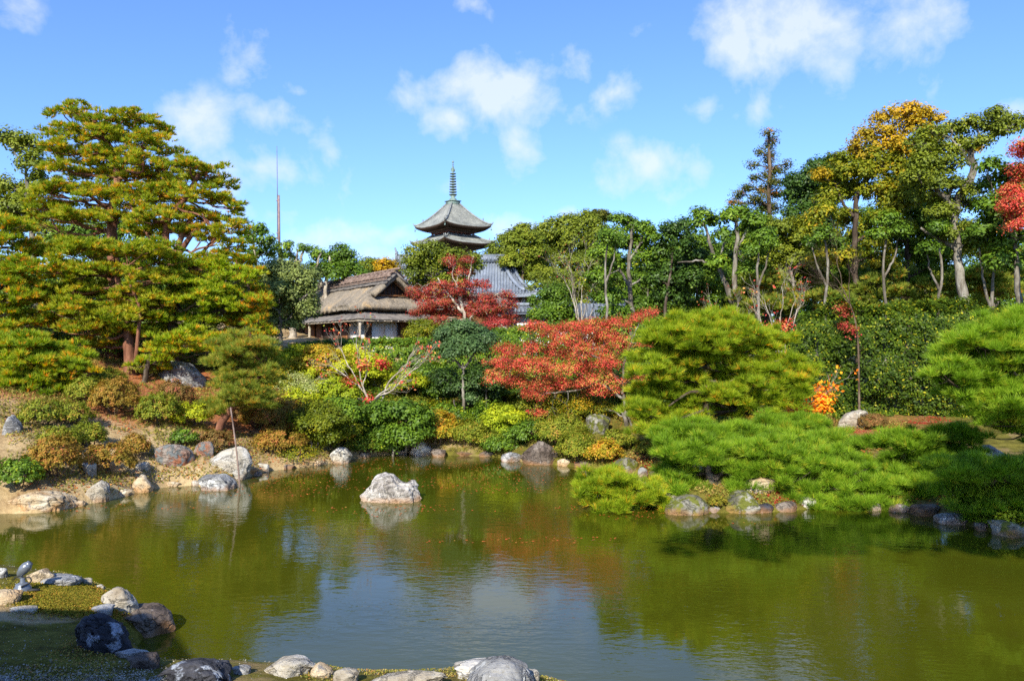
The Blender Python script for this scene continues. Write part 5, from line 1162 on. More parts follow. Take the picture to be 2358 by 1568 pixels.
# ------------------------------------------------------------------ hedges and slope planting
def hedge(label, pts, thick, zt, m, size, dens, name='hedge', bumpy=.12, clump=.2):
    """pts: (X, Y, top z) along the front foot"""
    F_ = Fol(); pts = np.array(pts, float); seg = np.diff(pts[:,:2], axis=0); L = np.linalg.norm(seg, axis=1)
    for i in range(len(seg)):
        d = seg[i]/L[i]; nn = np.array([d[1], -d[0]])
        if nn[1] > 0: nn = -nn
        g0 = ground_z(*pts[i,:2]); hgt = pts[i,2]-g0
        n = int(L[i]*(hgt+thick)/(clump**2)*3.2*dens)
        t = RNG.random(n); q = RNG.random(n)*(hgt+thick*.9); fz = np.minimum(q, hgt); bk = np.maximum(q-hgt, 0)
        zt_ = pts[i,2]+(pts[i+1,2]-pts[i,2])*t
        p2 = pts[i,:2]+np.outer(t*L[i], d)-np.outer(bk+RNG.random(n)*.3, nn)
        z = g0+fz/hgt*(zt_-g0)
        rnd = np.clip(1-(hgt-fz)/.35, 0, 1)**2*.25
        p2 -= np.outer(rnd, nn)
        c = np.column_stack([p2, z]); wob = fbm(c*.9, 4)*bumpy; c[:,:2] += np.outer(wob, nn); c[:,2] += wob*(fz >= hgt)*1.0
        gap = RNG.random(n) > np.clip(-fbm(c*2.3+5, 2)*1.6-.5, 0, .8); c = c[gap]; fz = fz[gap]; n = len(c)
        C = np.repeat(c, 28, 0); off = unit(len(C))*clump*.8*RNG.random((len(C), 1))**.5
        face = np.where((fz < hgt-.15)[:, None], np.column_stack([np.tile(nn, (n, 1)), np.full(n, .35)]), np.array([nn[0]*.25, nn[1]*.25, 1.]))
        N_ = nrm(np.repeat(nrm(face), 28, 0)+unit(len(C))*.6)
        ct = np.repeat(np.clip(RNG.normal(.42, .13, n), 0, 1), 28)+RNG.normal(0, .14, len(C)); yl = RNG.random(len(C)) < .04; ct[yl] = .98
        F_.leaves(C+off, N_, size, ct, .55)
    g = [float(pts[0,0]), float(pts[0,1]), ground_z(*pts[0,:2])]
    return tag(F_.build(name, M[m], None), label, 'hedge')
def Q2(x, D_, ytop):
    D_ = dm(D_); p = P(x, ytop, D_); return (p[0], p[1], p[2])
hedge('clipped green hedge running in front of the tea house', [Q2(650,34,800),(Q2(720,33.5,792)),Q2(800,33,790),Q2(900,33,788),Q2(1015,33,784)], 1.3, 0, 'ever_mid', .085, 1.)
hedge('green hedge stretch between the blue-green tree and the red maple', [Q2(1020,32,782),Q2(1110,31.5,766),Q2(1200,31,760),Q2(1300,31,752),Q2(1400,31,742),Q2(1500,31,735),Q2(1560,31,742)], 1.3, 0, 'ever_mid', .085, 1.)
hedge('tall dark glossy hedge filling the right side', [Q2(1790,26.5,762),Q2(1850,26,735),Q2(1930,25.8,722),Q2(2000,25.7,728),Q2(2080,25.5,712),Q2(2160,25.2,720),Q2(2240,25,708),Q2(2330,24.5,716),Q2(2480,24,708)], 1.6, 0, 'hedge_leaf', .085, 1.1, bumpy=.5, clump=.2)
for k, xx in enumerate((1900, 2000, 2100, 2200, 2300)): pass

S_ = shrub
# mid-slope planting, back to front
B3 = broad
B3('yellow-green feathery shrub tree below the hedge, left end', 30, [(655,880),(655,850)], .05, [(650,825,40,15),(690,808,34,14),(625,838,26,12),(680,840,36,14)], 'yellow_leaf', 'bark_brown', .08, 1.1, .28, flat=.4, name='small_maple', base=.35)
B3('orange-tinted small maple below the hedge', 29, [(745,905),(745,870)], .05, [(735,810,38,15),(770,825,36,15),(710,835,34,15),(750,850,40,16),(790,845,26,13)], 'orange_mix', 'bark_brown', .08, 1.1, .28, flat=.4, name='small_maple')
B3('yellow small maple behind the bare white branches', 28.5, [(820,900),(820,870)], .05, [(812,812,32,15),(845,826,30,14),(800,845,30,14),(850,858,36,15),(875,838,24,12)], 'yellow_leaf', 'bark_brown', .08, 1.1, .28, flat=.4, name='small_maple')
B3('silvery grey-green shrub on the slope with fine bare twigs', 26.5, [(690,945),(690,915)], .05, [(680,880,44,18),(720,895,38,18),(650,905,34,16),(700,915,44,14)], 'ever_grey', 'bark_pale', .055, .75, .26, name='grey_shrub', twigs=8, cat='bush', base=.8)
B3('green shrub with yellow leaves left of the bare white branches', 26, [(770,955),(770,920)], .05, [(765,885,34,14),(790,905,36,15),(745,915,34,14),(775,930,40,14),(815,885,24,12)], 'yellow_leaf', 'bark_brown', .08, 1., .28, flat=.35, name='small_maple', base=.3)
bare_tree('white-limbed half-bare tree with scattered scarlet leaves on the slope', 25, [(872,985),(862,940),(845,915),(835,890)], .07, [(785,800,14,.6),(820,790,15,.6),(772,850,13,.6),(850,830,15,.5),(930,850,8,.7),(965,845,9,.6),(795,905,10,.6),(900,890,10,.5)], 'red_leaf', .3, .08, patches=[(838,840,16,6,.6),(805,880,16,6,.6),(880,838,14,5,.5),(850,920,10,6,.5)], lev=4, per=3)
B3('dark green shrub tree behind the pale branch end', 28, [(965,950),(962,900),(962,860)], .05, [(950,850,34,16),(985,865,30,16),(930,875,28,14),(960,895,38,16),(1000,895,26,14)], 'ever_mid', 'bark_pale', .09, 1.05, .3)
B3('golden-green small maple right of the bare white branches', 26.5, [(935,950),(935,905)], .04, [(935,868,34,11),(965,880,26,10),(915,890,26,10)], 'yellow_leaf', 'bark_pale', .075, 1., .26, flat=.45, name='small_maple')
B3('blue-green rounded evergreen with pale multi-stem trunk', 26, [(1068,985),(1068,930),(1066,880),(1066,835)], .075, [(1062,752,42,13),(1030,770,34,15),(1095,765,34,14),(1120,782,24,13),(1060,788,42,15),(1015,795,24,12),(1095,800,32,14),(1040,812,28,12),(1085,880,28,15),(1050,890,26,12),(1080,915,20,10)], 'ever_blue', 'bark_grey', .075, 1.25, .27, forks=[(.05,(1066,850),(1045,825),(1025,805)),(.05,(1067,850),(1085,825),(1100,800)),(.045,(1062,985),(1050,950),(1045,920))], name='evergreen_tree')
B3('dark evergreen shrub right behind the blue-green tree stem', 27, [(1120,960),(1120,900)], .06, [(1110,860,40,20),(1145,880,34,20),(1020,870,36,20),(1110,905,44,20),(1010,905,34,20)], 'ever_dark', 'bark_grey', .08, 1.1, .3)
B3('bright lime shrub left under the red maple', 23.5, [(1160,1030),(1160,990)], .05, [(1160,945,34,12),(1185,960,28,10),(1140,965,28,11),(1170,985,32,11)], 'yellow_leaf', 'bark_brown', .07, 1.05, .24, flat=.45, base=.2, name='small_maple')
B3('dark green shrub at the waterline below the lime shrub', 22.6, [(1185,1045),(1185,1025)], .04, [(1180,1005,40,18),(1215,990,34,20),(1150,1020,34,14),(1200,1030,40,12)], 'ever_mid', 'bark_brown', .07, 1.1, .24, base=.35, cat='bush', name='shrub')
B3('glossy broad-leaved shrub spreading over the far waterline', 22.6, [(905,1040),(905,1010)], .06, [(870,950,44,20),(920,945,44,20),(960,965,36,20),(840,985,36,18),(885,990,44,20),(935,1000,44,18),(975,990,24,14),(900,1020,40,12)], 'ever_mid', 'bark_grey', .10, 1.15, .28, name='shrub', cat='bush', base=.38, forks=[(.03,(935,1042),(940,1000),(950,970))])
B3('small spreading green tree on short pale trunk by the far shore', 20.8, [(718,1048),(716,1015),(720,990)], .05, [(735,945,40,15),(700,965,34,14),(765,960,34,14),(730,975,46,14),(800,985,30,12),(690,990,24,10),(760,1000,34,10)], 'gold_green', 'bark_pale', .065, 1.05, .24, base=.2, name='small_tree', forks=[(.03,(718,1045),(735,1015),(745,1000))])
B3('green shrub between small spreading tree and glossy waterline shrub', 22, [(800,1035),(800,1000)], .04, [(800,945,36,18),(830,965,30,18),(790,985,34,14),(770,930,24,12)], 'ever_mid', 'bark_brown', .075, 1.1, .25, base=.5, name='shrub', cat='bush')
S_('loose orange and green azalea right of the pointed pale rock', 1010,1035,110,70,'orange_mix', .055, .9, loose=True, rough=.2)
S_('low olive azalea beside the far waterline shade', 1085,1035,70,55,'azalea_green', .05, .9, loose=True, rough=.2)
S_('small green bush at the foot of the blue-green tree', 1075,990,70,30,'ever_mid', .06, .9)
S_('low sprawling azalea at the foot of the glossy shrub', 830,1050,80,34,'azalea_green', .05, .9, rough=.2)
S_('golden low azalea between far shore and slope, centre right', 1130,1045,70,40,'azalea_green', .05, .8, loose=True, rough=.2)
# big scarlet maple
B3('large scarlet maple spreading over the far bank', 23.5, [(1452,1040),(1442,985),(1438,930),(1432,880)], .075,
 [(1230,752,30,12),(1270,765,36,17),(1320,757,38,17),(1370,752,36,17),(1425,745,34,16),(1470,733,28,14),(1495,722,18,9),(1300,785,42,19),(1355,782,42,19),(1400,775,40,19),(1170,808,38,16),(1225,805,34,17),(1280,812,42,19),(1335,812,42,20),(1390,808,40,19),(1430,790,24,16),(1150,835,34,17),(1200,840,42,20),(1255,845,42,20),(1310,848,44,20),(1365,842,42,20),(1405,838,30,19),
  (1145,868,30,19),(1190,878,42,20),(1245,885,44,19),(1300,885,42,17),(1350,880,40,20),(1400,875,36,22),(1370,900,34,14),(1230,910,40,14),(1415,895,20,12),(1240,950,26,12),(1470,865,30,14),(1490,790,26,9),
  (1280,925,44,22,.6,1),(1330,930,40,22,.6,1),(1380,940,34,22,.6,1),(1210,935,36,19,.6,1),(1270,965,44,22,.6,1),(1320,985,40,20,.6,1),(1420,940,26,19,.8,1)],
 'red_leaf', 'bark_grey', .043, .95, .25, flat=.3, hollow=.3, var=.42, twigs=5, second='gold_green', name='maple_tree', depth=.95, dj=.5, thin=.7, upb=.55,
 forks=[(.05,(1438,920),(1380,880),(1300,850),(1220,835)),(.045,(1434,890),(1390,830),(1330,800)),(.04,(1432,880),(1440,820),(1470,750)),(.05,(1462,1035),(1455,985),(1440,940)),(.035,(1380,880),(1330,900),(1260,905))])
S_('olive azalea mound right of the big brown boulder', 1330,1072,90,60,'azalea_green', .05, 1., rough=.2, loose=True)
S_('red-flecked azalea at the shore left of the pale blocky rock', 1392,1075,80,44,'orange_mix', .05, 1., rough=.2, loose=True)
S_('dark olive azalea under the pale twin stems of the scarlet maple', 1430,1040,80,40,'azalea_green', .05, 1., rough=.2)
S_('low green azalea between twin stems and low pine', 1500,1050,70,34,'azalea_green', .05, 1., rough=.2)
S_('olive shrub above the big brown boulder', 1290,1030,110,60,'azalea_green', .05, 1., rough=.25, loose=True)
S_('dark shrub left above the big brown boulder', 1140,1010,60,40,'ever_mid', .06, 1., rough=.2)


S2 = lambda l, x, y, w, h, m_, sz=.065, D=None, nm='shrub', lo=True: shrub(l, x, y, w, h, m_, sz, .95, nm, 'bush', None, .17, .22, D, lo)
for a_ in (
 ('yellow-green bush below the left end of the clipped hedge', 665, 890, 100, 70, 'yellow_leaf', .065, 29),
 ('mid green bush below the clipped hedge behind the orange small maple', 760, 880, 130, 66, 'ever_mid', .08, 30.5),
 ('olive bush under the clipped hedge behind the yellow small maple', 870, 880, 130, 60, 'azalea_green', .07, 30),
 ('dark green bush below the hedge left of the blue-green tree', 1000, 900, 120, 80, 'ever_mid', .08, 29.5),
 ('green bush below the hedge right of the blue-green tree', 1150, 880, 130, 70, 'ever_mid', .08, 29),
 ('dark bush behind the scarlet maple, left', 1260, 880, 130, 70, 'ever_dark', .08, 28.5),
 ('dark bush behind the scarlet maple, right', 1400, 870, 150, 80, 'ever_dark', .08, 28),
 ('yellowish bush left of the silvery grey shrub', 640, 935, 80, 56, 'gold_green', .06, 26.8),
 ('green-gold bush beneath the silvery grey shrub', 700, 968, 100, 50, 'yellow_leaf', .06, 25),
 ('leafy green bush behind the half-bare tree foot', 830, 960, 110, 66, 'ever_mid', .07, 25.8),
 ('olive-green bush right of the half-bare tree foot', 930, 935, 110, 56, 'azalea_green', .06, 26.6),
 ('golden bush between glossy shrub and blue-green tree stem', 1010, 965, 80, 50, 'gold_green', .06, 26),
 ('dark leafy bush behind the loose orange azalea', 1030, 990, 120, 56, 'ever_mid', .07, 25),
 ('shaded green bush under the lime shrub', 1135, 1005, 90, 60, 'ever_mid', .07, 24.6),
 ('olive bush in the shade under the scarlet maple, left', 1225, 1000, 100, 70, 'azalea_green', .06, 24.5),
 ('olive bush in the shade under the scarlet maple, centre', 1310, 990, 110, 70, 'gold_green', .06, 25),
 ('dark bush in the shade under the scarlet maple, right', 1400, 980, 100, 60, 'ever_mid', .07, 25.2),
 ('rust and green bush above the flat shore left of the spreading tree', 665, 1010, 80, 56, 'azalea_rust', .05, 22.8),
 ('orange-green bush right of the spreading tree', 790, 1035, 90, 56, 'orange_mix', .055, 22.3),
 ('dark bush at the waterline right of the squarish white boulder', 850, 1048, 90, 40, 'ever_mid', .06, 22.4),
 ('small yellow bush above the squarish white boulder', 745, 1052, 60, 30, 'yellow_leaf', .05, 21.2),
 ('green bush behind the round pine on its left side', 1490, 880, 120, 90, 'ever_mid', .08, 24.5),
 ('leafy bush behind the round pine top', 1620, 780, 160, 60, 'azalea_green', .08, 27.5),
 ('reddish brown bush under the hedge top between the pines', 1880, 990, 70, 30, 'azalea_brown', .05, None)):
    S2(*a_)
for (l_, D_, tx, m_, bl) in (
 ('background evergreen filling the gap right of the cedar', 50, 1300, 'ever_olive', [(1290,690,44,24),(1340,700,40,22),(1250,650,36,24),(1320,650,44,26)]),
 ('background evergreen behind the two left trees of the pale-trunked row', 47, 1490, 'ever_mid', [(1400,640,44,28),(1460,650,50,30),(1520,640,50,30),(1440,700,60,26),(1520,705,60,26),(1480,600,40,24)]),
 ('background evergreen behind the third tree of the pale-trunked row', 48, 1620, 'ever_dark', [(1580,600,40,24),(1630,640,50,30),(1580,690,50,28),(1650,690,50,28),(1680,610,40,26)]),
 ('background evergreen below the cedar spire', 46, 1740, 'ever_mid', [(1700,640,46,28),(1760,640,50,28),(1720,690,50,26),(1790,690,50,28),(1690,560,36,24),(1750,520,36,22)]),
 ('background evergreen behind the wide olive tree', 45, 1880, 'ever_olive', [(1850,660,50,28),(1910,640,50,30),(1880,600,46,26),(1940,680,50,26),(1890,560,40,22)]),
 ('background evergreen behind the golden-topped tree', 44, 2020, 'ever_mid', [(1990,620,50,28),(2040,650,50,28),(1960,560,40,26),(2010,500,46,26),(2060,590,40,26),(2060,430,40,26),(1940,620,40,28)]),
 ('background evergreen behind the low-limbed evergreen', 42, 2130, 'ever_olive', [(2110,620,46,26),(2160,580,44,24),(2170,650,50,26),(2130,520,36,24),(2100,680,50,22),(2180,500,30,22)]),
 ('background evergreen between great oak and right edge', 40, 2290, 'ever_mid', [(2270,600,36,22),(2310,580,34,22),(2340,630,40,26),(2260,660,46,26),(2310,690,50,22),(2350,570,26,20)])):
    broad(l_, D_, [(tx,800),(tx,700),(tx+4,640)], .15, bl, m_, 'bark_grey', .13, 1.0, .5, hollow=.4, group='evergreens filling the background')


for (l_, D_, tx, m_, bl) in (
 ('dark evergreen under the left pines, at the photo edge', 33, 30, 'ever_mid', [(-20,760,60,40),(40,740,56,36),(20,690,50,34),(-30,640,50,40),(70,790,50,26),(50,640,44,34)]),
 ('dark evergreen under the left pines, behind the curled branch', 34, 180, 'ever_olive', [(130,760,56,36),(190,740,56,36),(150,690,50,34),(220,690,46,34),(180,640,50,34),(240,780,50,28),(240,630,44,34)]),
 ('dark evergreen behind the stems of the tallest pine', 33.5, 310, 'ever_mid', [(290,770,56,34),(350,750,56,36),(310,700,50,34),(370,690,50,34),(330,640,46,34),(390,630,40,30)]),
 ('dark evergreen behind the bright yellow-green pine', 34.5, 460, 'ever_olive', [(430,780,50,30),(480,760,50,34),(450,700,46,36),(510,700,46,34),(470,640,46,34),(540,640,36,30)]),
 ('dark evergreen between pine group and grey-green tree', 35, 570, 'ever_mid', [(550,780,50,30),(600,760,44,30),(560,700,44,34),(610,720,40,30),(590,650,30,24)])):
    broad(l_, D_, [(tx,830),(tx,760),(tx+4,690)], .12, bl, m_, 'bark_grey', .11, 1.0, .45, hollow=.4, group='evergreens filling the space under the left pines')
broad('olive shrub tree between tea house corner and blue-green tree', 35, [(985,840),(985,790)], .06, [(975,750,30,14),(1005,762,30,14),(955,768,24,12),(1030,770,24,14),(1170,770,30,12),(1205,765,30,12)], 'gold_green', 'bark_pale', .08, 1.0, .3)


for a_ in (
 ('bright yellow-green maple bush just below the clipped hedge, left', 700, 850, 110, 54, 'yellow_leaf', .06, 28),
 ('peach-orange bush below the clipped hedge', 790, 860, 100, 50, 'orange_mix', .06, 27.6),
 ('gold and green bush left of the pale branch end', 900, 905, 100, 46, 'gold_green', .06, 27.4),
 ('yellow-flecked bush left of the silvery grey shrub, lower', 655, 900, 80, 44, 'yellow_leaf', .055, 27.8),
 ('rusty orange bush low on the slope left of the spreading tree', 620, 1048, 76, 40, 'azalea_rust', .045, None),
 ('golden ground-hugging bush on the shore right of the support pole', 690, 1072, 90, 22, 'gold_green', .04, None),
 ('light green bush above the squarish white boulder', 800, 1010, 90, 50, 'gold_green', .055, 22.8)):
    S2(*a_)

# azaleas of the left slope
AZ = [('big rusty azalea dome right of the shaded bank', 262,962,96,72,'azalea_rust'),('round green azalea dome left of the lime azalea', 365,988,84,66,'azalea_green'),
 ('small brown azalea under the huge blue grey boulder', 405,938,72,48,'azalea_brown'),('bright lime azalea above the dark green low bush', 440,985,74,46,'yellow_leaf'),
 ('small dark green low bush beneath the lime azalea', 424,1026,50,28,'ever_mid'),('yellow-green azalea left of the bare grey twig bush', 140,1035,80,40,'azalea_green'),
 ('green azalea beside the bare grey twig bush', 205,1035,66,48,'azalea_green'),('large brown-green azalea above the long cream boulder', 125,1108,104,78,'azalea_rust'),
 ('wide rust-flecked azalea above the pale slanted slab', 250,1095,105,54,'azalea_rust'),('tiny leafy azalea right of the wide rust-flecked one', 312,1060,56,46,'azalea_rust'),
 ('fresh green weed-like bush at the left edge', 40,1135,86,54,'ever_mid'),('brown azalea behind the small pinkish rock', 500,1040,66,38,'azalea_brown'),
 ('shaded azalea on the left bank under the green pine', 100,985,90,50,'azalea_green'),('shaded green azalea left of the big rusty dome', 165,985,70,46,'azalea_green'),
 ('dim azalea at the back of the shaded bank', 200,930,80,50,'azalea_green'),('rust azalea right of the leaning pine stem', 600,1000,80,60,'azalea_rust'),
 ('orange azalea by the shore right of the support pole', 650,1045,90,50,'azalea_rust'),('dark azalea behind the leaning pine stem', 560,975,60,40,'azalea_brown'),
 ('brown-green azalea on the slope below the silvery shrub', 640,985,70,44,'azalea_rust'),('yellowish azalea on the slope left of the spreading tree', 690,1030,60,36,'azalea_green'),
 ('loose yellow-green azalea beneath the orange small maple', 700,960,70,34,'azalea_green'),('small brown azalea by the bare slope centre', 640,935,60,30,'azalea_brown'),
 ('green azalea upper left of the boulder', 335,870,60,36,'azalea_green'),('olive azalea at the rim above the big rusty dome', 250,890,60,34,'azalea_green'),
 ('tiny green bush at the foot of the big rusty dome', 272-60,975+22,26,18,'ever_mid')]
for (l_, x, y, w, h, m_) in AZ: S_(l_, x, y+3, w*1.12, h*1.15, m_, .045 if m_ != 'ever_mid' else .055, 1.)
bare_tree('bare grey twig bush between two green azaleas', 19, [(268,1030),(268,1015)], .02, [(250,990,8,.25),(275,985,10,.25),(295,995,9,.25),(240,1005,8,.2)], 'azalea_rust', .5, .05, name='bare_bush', cat='bush', lev=4, bark='bark_pale')
# low dark undergrowth beneath the left pines
for (l_, x, y, w, h) in (('dark undergrowth bush beneath the gold-green pines, left', 150, 850, 120, 60), ('dark undergrowth bush beneath the gold-green pines, centre', 300, 850, 130, 66), ('dark bush filling the gap behind the huge boulder', 420, 835, 110, 50), ('dark bush right of the huge boulder behind the leaning pine', 540, 840, 110, 60), ('dark bush under the grey-green evergreen', 620, 830, 80, 50)):
    S_(l_, x, y, w, h, 'ever_mid', .08, .7, name='shrub', clump=.2, loose=True, D=26.5 if x < 400 else 28)

# ------------------------------------------------------------------ right-hand pines
pine('dome-shaped yellow-green pine on the peninsula', 18.6, [(1632,1000),(1630,960),(1622,910),(1618,870),(1600,820),(1598,780)], .10,
 [(1590,748,60,20),(1655,742,60,18),(1705,765,48,20),(1540,775,56,22),(1625,785,70,24),(1735,790,56,24),(1785,785,34,20),(1510,815,50,22),(1580,825,60,22),(1655,828,56,20),(1740,838,60,24),(1800,835,42,22),(1835,862,30,20),(1500,852,44,20),(1560,868,56,20),(1690,868,60,22),(1770,875,60,22),(1825,900,30,16),
  (1490,895,36,20),(1530,905,44,18),(1585,905,40,18),(1670,905,50,18),(1740,915,56,18),(1800,925,34,14),(1480,940,34,18),(1540,945,50,20),(1590,955,34,18),(1500,985,36,18),(1560,990,40,16),(1690,940,50,14)],
 'pine_lime', 'bark_dark', per=10, ln=.18, wd=.008, clump=.23, dens=1.0, orange=.07, depth=.8, base=.42,
 extra=lambda B, F_, tr: [B.tube(resample([P(*q, 18.4) for q in pts], 12), np.linspace(r, r*.4, 12), 7) for r, pts in ((.045, [(1625,905),(1590,900),(1560,920),(1540,935)]), (.045, [(1632,985),(1660,980),(1690,1000),(1720,1005)]), (.035, [(1622,890),(1680,900),(1720,880)]))])
pine('low fresh green pine spreading along the right shore', 15.4, [(1637,1132),(1634,1100),(1628,1070),(1635,1045)], .11,
 [(1555,1000,46,18,1),(1615,1000,54,20,.8),(1680,1000,54,20,1),(1745,1000,56,20,1.4),(1810,990,60,20,2),(1870,1000,60,20,2.2),(1560,1040,44,20),(1625,1038,54,22),(1690,1040,56,22),(1760,1038,60,24),(1830,1035,60,22,.8),(1900,1030,50,20,1.2),(1950,1040,40,18,1.2),(1720,1075,56,24),(1790,1075,60,24),(1860,1070,60,24),(1930,1070,56,22),(1990,1070,50,22,.6),(2045,1075,44,20,.4),
  (1560,1080,34,16,.4),(1750,1105,40,18),(1830,1110,60,20),(1900,1112,60,22),(1970,1110,60,22),(2040,1108,50,22),(2100,1098,44,18),(2145,1105,36,16),(1880,1148,46,16),(1950,1150,56,16),(2020,1150,46,16),(2080,1138,40,16),(1545,1125,34,12),(1585,1120,24,10),(1700,1120,24,12),(1780,1130,40,16),(1840,1160,44,14,-.3),(1910,1165,50,14,-.4),(1985,1165,50,14,-.4),(2050,1160,44,14,-.4),(2110,1150,44,16,-.4),(1780,965,50,14,2.4),(1860,972,50,12,2.4)],
 'pine_green', 'bark_dark', per=11, ln=.17, wd=.007, clump=.23, dens=1.2, orange=.05, depth=.7, dj=.35)
pine('yellow-green pine branch reaching out low over the water', 14.9, [(1560,1150),(1520,1128),(1470,1130),(1420,1125)], .04,
 [(1370,1108,30,12),(1415,1100,32,12),(1350,1130,24,12),(1395,1138,36,14),(1440,1120,26,10),(1470,1138,32,13),(1425,1160,34,11),(1375,1158,22,8),(1500,1130,24,12),(1520,1155,24,10)], 'pine_lime', 'bark_pale', per=11, ln=.15, wd=.007, clump=.2, dens=1., orange=.08, depth=.7, dj=.15, basez=False)
pine('large fresh green pine leaning in from the right edge', 14.2, [(2470,1180),(2450,1060),(2430,960),(2400,880)], .16,
 [(2290,752,44,18),(2345,745,50,20),(2390,770,60,26),(2240,785,44,20),(2310,790,56,22),(2200,822,44,20),(2255,830,54,22),(2330,835,60,24),(2170,852,30,18),(2215,862,50,22),(2280,875,56,24),(2350,880,56,24),(2250,910,50,20),(2320,925,56,22),(2215,895,30,14),(2365,935,40,22),(2290,960,44,16),(2345,985,44,20),(2400,900,60,40),(2400,820,60,40)],
 'pine_green', 'bark_dark', per=11, ln=.17, wd=.007, clump=.24, dens=1.15, orange=.02, depth=.7, dj=.4, base=.58)
pine('shaded dark green pine low at the right shore', 13.3, [(2440,1290),(2400,1180),(2340,1110),(2280,1100)], .1,
 [(2200,1085,40,16),(2250,1075,44,16),(2310,1085,50,20),(2360,1080,44,22),(2215,1120,40,18),(2270,1120,54,20),(2330,1130,56,22),(2240,1155,46,18),(2300,1165,56,22),(2360,1175,50,24),(2270,1190,40,14),(2330,1205,40,14),(2390,1140,40,30)],
 'pine_green', 'bark_dark', per=11, ln=.17, wd=.0065, clump=.23, dens=1.1, orange=.02, depth=.7, dj=.3, base=.3)
pine('dim low pine spray between moss lawn and right shore', 15.5, [(2290,1085),(2240,1060),(2180,1050),(2120,1040)], .05,
 [(2060,1010,30,12),(2110,1015,44,15),(2165,1008,40,14),(2210,1000,34,12),(2090,1040,36,14),(2150,1045,44,16),(2200,1035,40,14),(2000,1018,30,8,.6)], 'pine_green', 'bark_dark', per=10, ln=.16, wd=.007, clump=.22, dens=1., orange=.03, depth=.7, dj=.3, base=.35)
pine('unseen tall pine added for shade outside the right side of the view', 5.5, [(2600,1700),(2500,900)], .2, [], 'pine_left') if False else None
shade_pine = empty('pine_tree', (8.5, -4.0, .4), 'unseen tall pine added behind the viewer to shade the right shore', 'pine tree')  # out of view, added as shadow caster; cushions laid out to darken the right-hand water
B = MB(); F_ = Fol(); B.tube(resample([[8.5,-4,.2],[8.2,-3.4,4],[7.2,-2.4,7.5],[6.2,-1.5,9.5]], 14), np.linspace(.3, .09, 14), 9)
for (x, y, z, a) in ((6.6,1.3,9.4,1.4),(5.2,1.0,9.6,1.3),(7.8,.8,9.8,1.3),(8.8,.1,10.4,1.5),(6.4,0,9.7,1.3),(4.6,-.3,9.5,1.2),(3.3,-.2,9.5,1.1),(2.0,-.4,9.5,1.0),(.8,-.7,9.4,.9),(5.6,-1.6,9.8,1.2),(4.0,-1.4,9.7,1.0),(7.6,-1.3,10.2,1.3),(-.4,-1.0,9.4,.7)):
    pine_pad(F_, np.array([x, y, z]), a, a*.85, .45, 8, .2, .03, .36, 1.3, .1, .4); B.tube(limb([7.2,-2.4,7.5], [x,y,z], 6), np.linspace(.09, .025, 6), 6)
B.build('trunk', M['bark_dark'], shade_pine, True); F_.build('crown', M['pine_left'], shade_pine)

# orange maple sprays below the dome pine
bare_tree('thin-branched orange maple spray right of the dome pine', 19.6, [(1835,1000),(1850,975),(1870,950)], .03, [(1930,880,12,.3),(1905,905,12,.3),(1880,920,10,.3),(1850,940,9,.25)], 'orange_leaf', .35, .085, patches=[(1800,945,18,7,.8),(1835,950,22,8,.9),(1870,950,24,9,1.),(1890,938,14,8,.8),(1892,915,12,6,.6),(1855,965,22,5,.8)], lev=4, name='maple_tree', bark='bark_pale', per=3)
S_('small dark clipped dome bush beside the white pointed rock', 2012, 990, 60, 34, 'azalea_brown', .03, 1.2, name='clipped_bush', clump=.08)
S_('red-leaved seedling bush under the dome pine', 1715, 975, 60, 26, 'orange_mix', .05, .8, loose=True)
S_('dark evergreen shrub at the foot of the hedge behind the dome pine', 1850, 985, 110, 60, 'hedge_leaf', .07, .9, name='shrub', clump=.18, D=23.5)
S_('dark shrub behind the dome pine stem', 1600, 960, 140, 80, 'ever_mid', .07, .8, name='shrub', clump=.18, D=22)
S_('low yellow-green tuft between stones below the low pine', 1650, 1172, 40, 22, 'moss_leaf', .03, 1., name='moss_cushion', clump=.07)
S_('sprig of yellow-green leaves over the speckled rock at the right edge', 2330, 1212, 60, 24, 'yellow_leaf', .05, .6, loose=True, name='shrub')

# ------------------------------------------------------------------ ground cover that nobody could count
def scatter(name, label, n, region, m, size, flat=True, nz=1., tint=(0, 1), up=0., seed=3, cat=None, hgt=0.):
    rs = np.random.default_rng(seed); X_, Y_ = region(rs, n); z = H(X_, Y_)
    ok = sdist(X_, Y_) > .06; X_, Y_, z = X_[ok], Y_[ok], z[ok]; F_ = Fol()
    c = np.stack([X_, Y_, z+.006+rs.random(len(z))*hgt], 1); N_ = nrm(unit(len(c))*nz+[0,0,1.])
    F_.leaves(c, N_, size, rs.uniform(*tint, len(c)), .65)
    return tag(F_.build(name, M[m], None), label, cat or name.replace('_', ' '), kind='stuff')
box = lambda x0, x1, y0, y1: (lambda rs, n: (rs.uniform(x0, x1, n), rs.uniform(y0, y1, n)))
def clus(pts, r):
    pts = np.array(pts)
    def f(rs, n):
        k = rs.integers(0, len(pts), n); return pts[k,0]+rs.normal(0, r, n), pts[k,1]+rs.normal(0, r, n)
    return f
def clumpy(x0, x1, y0, y1, f=.9, th=.0):
    def g_(rs, n):
        X_ = rs.uniform(x0, x1, n*2); Y_ = rs.uniform(y0, y1, n*2); k = fbm(np.stack([X_*f, Y_*f, X_*0+3], 1), 3) > th
        return X_[k][:n], Y_[k][:n]
    return g_
scatter('ground_cover', 'low dry grass and weeds over the far bank', 90000, clumpy(-13, 11, 13, 27), 'grass_leaf', .05, nz=1.2, hgt=.06)
scatter('leaf_litter', 'brown and orange fallen leaves on the far bank', 26000, clumpy(-13, 11, 13, 27, .6), 'litter_leaf', .05, nz=.5)
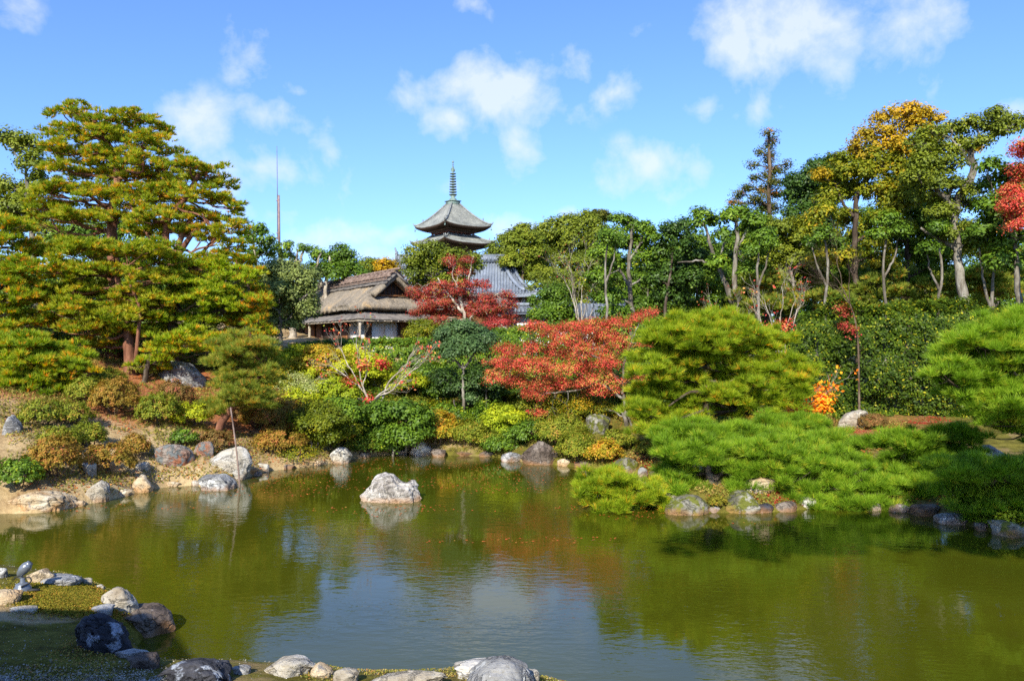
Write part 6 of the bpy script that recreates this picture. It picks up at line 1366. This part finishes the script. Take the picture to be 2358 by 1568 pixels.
scatter('fallen_red_leaves', 'red maple leaves lying on the moss at the right', 7000, clus([G(x, y)[:2] for x, y in ((1950,995),(1980,1005),(2020,1010),(2060,985),(2120,975),(1930,985),(1560,985),(1600,975),(1690,985),(1720,990),(1770,1140),(1800,1150),(2000,975),(2080,1000),(2150,965),(2200,990),(2160,1000),(1500,1075),(1480,1060),(1420,1070))], .28), 'red_litter', .045, nz=.4, tint=(0, .8))
nearreg = lambda y0, y1, x0, x1: (lambda rs, n: (rs.uniform(x0, x1, n), rs.uniform(y0, y1, n)))
scatter('moss', 'green and russet moss carpet around the garden spotlight', 95000, clus([G(x, y)[:2] for x, y in ((80,1360),(120,1362),(160,1362),(200,1366),(235,1378),(170,1398),(120,1396),(110,1380),(140,1370),(165,1385),(190,1372),(210,1385),(230,1392),(215,1400),(90,1372),(185,1392),(150,1392))], .14), 'moss_leaf', .018, nz=.9, hgt=.03)
scatter('moss', 'thin moss over the shaded near bank', 42000, clumpy(-6.5, 1.5, 5.9, 9.5, 1.4, .05), 'grass_leaf', .015, nz=.9, hgt=.014, seed=8)
scatter('gravel', 'pale gravel grains scattered on the near bank', 26000, lambda rs, n: (rs.uniform(-5.5, -2.4, n), 5.5+np.abs(rs.normal(0, .38, n))), 'rock_white', .018, nz=.7, hgt=.008)
scatter('gravel', 'sparse white grit on the near bank', 5000, box(-7, 1.5, 5.9, 9.6), 'rock_white', .013, nz=.7, hgt=.006, seed=12)

rs = np.random.default_rng(9); n = 16000; X_, Y_ = clumpy(-13, 10, 13, 27, 1.3, .05)(rs, n); k = sdist(X_, Y_) > .08; X_, Y_ = X_[k], Y_[k]
F_ = Fol(); F_.needles(np.stack([X_, Y_, H(X_, Y_)], 1), nrm(unit(len(X_))*.2+[0,0,1.]), 7, .10, .010, .55, np.clip(rs.normal(.45, .25, len(X_)), 0, 1))
tag(F_.build('dry_grass', M['grass_leaf'], None), 'dry grass tufts growing over the far bank', 'grass', kind='stuff')
# leaves floating on the pond
rs = np.random.default_rng(6); n = 5200
X_ = rs.uniform(-10.5, 5.5, n); Y_ = rs.uniform(12.2, 21.5, n)
k = (sdist(X_, Y_) < -.15) & (fbm(np.stack([X_*.45, Y_*.9, X_*0], 1), 3)+np.where(Y_ > 14.5, .3, -.45) > 0); X_, Y_ = X_[k], Y_[k]
F_ = Fol(); F_.leaves(np.stack([X_, Y_, np.full(len(X_), .006)], 1), nrm(unit(len(X_))*.08+[0,0,1.]), .046, rs.random(len(X_)), .7)
tag(F_.build('floating_leaves', M['litter_leaf'], None), 'red and orange leaves floating on the pond', 'floating leaves', kind='stuff')
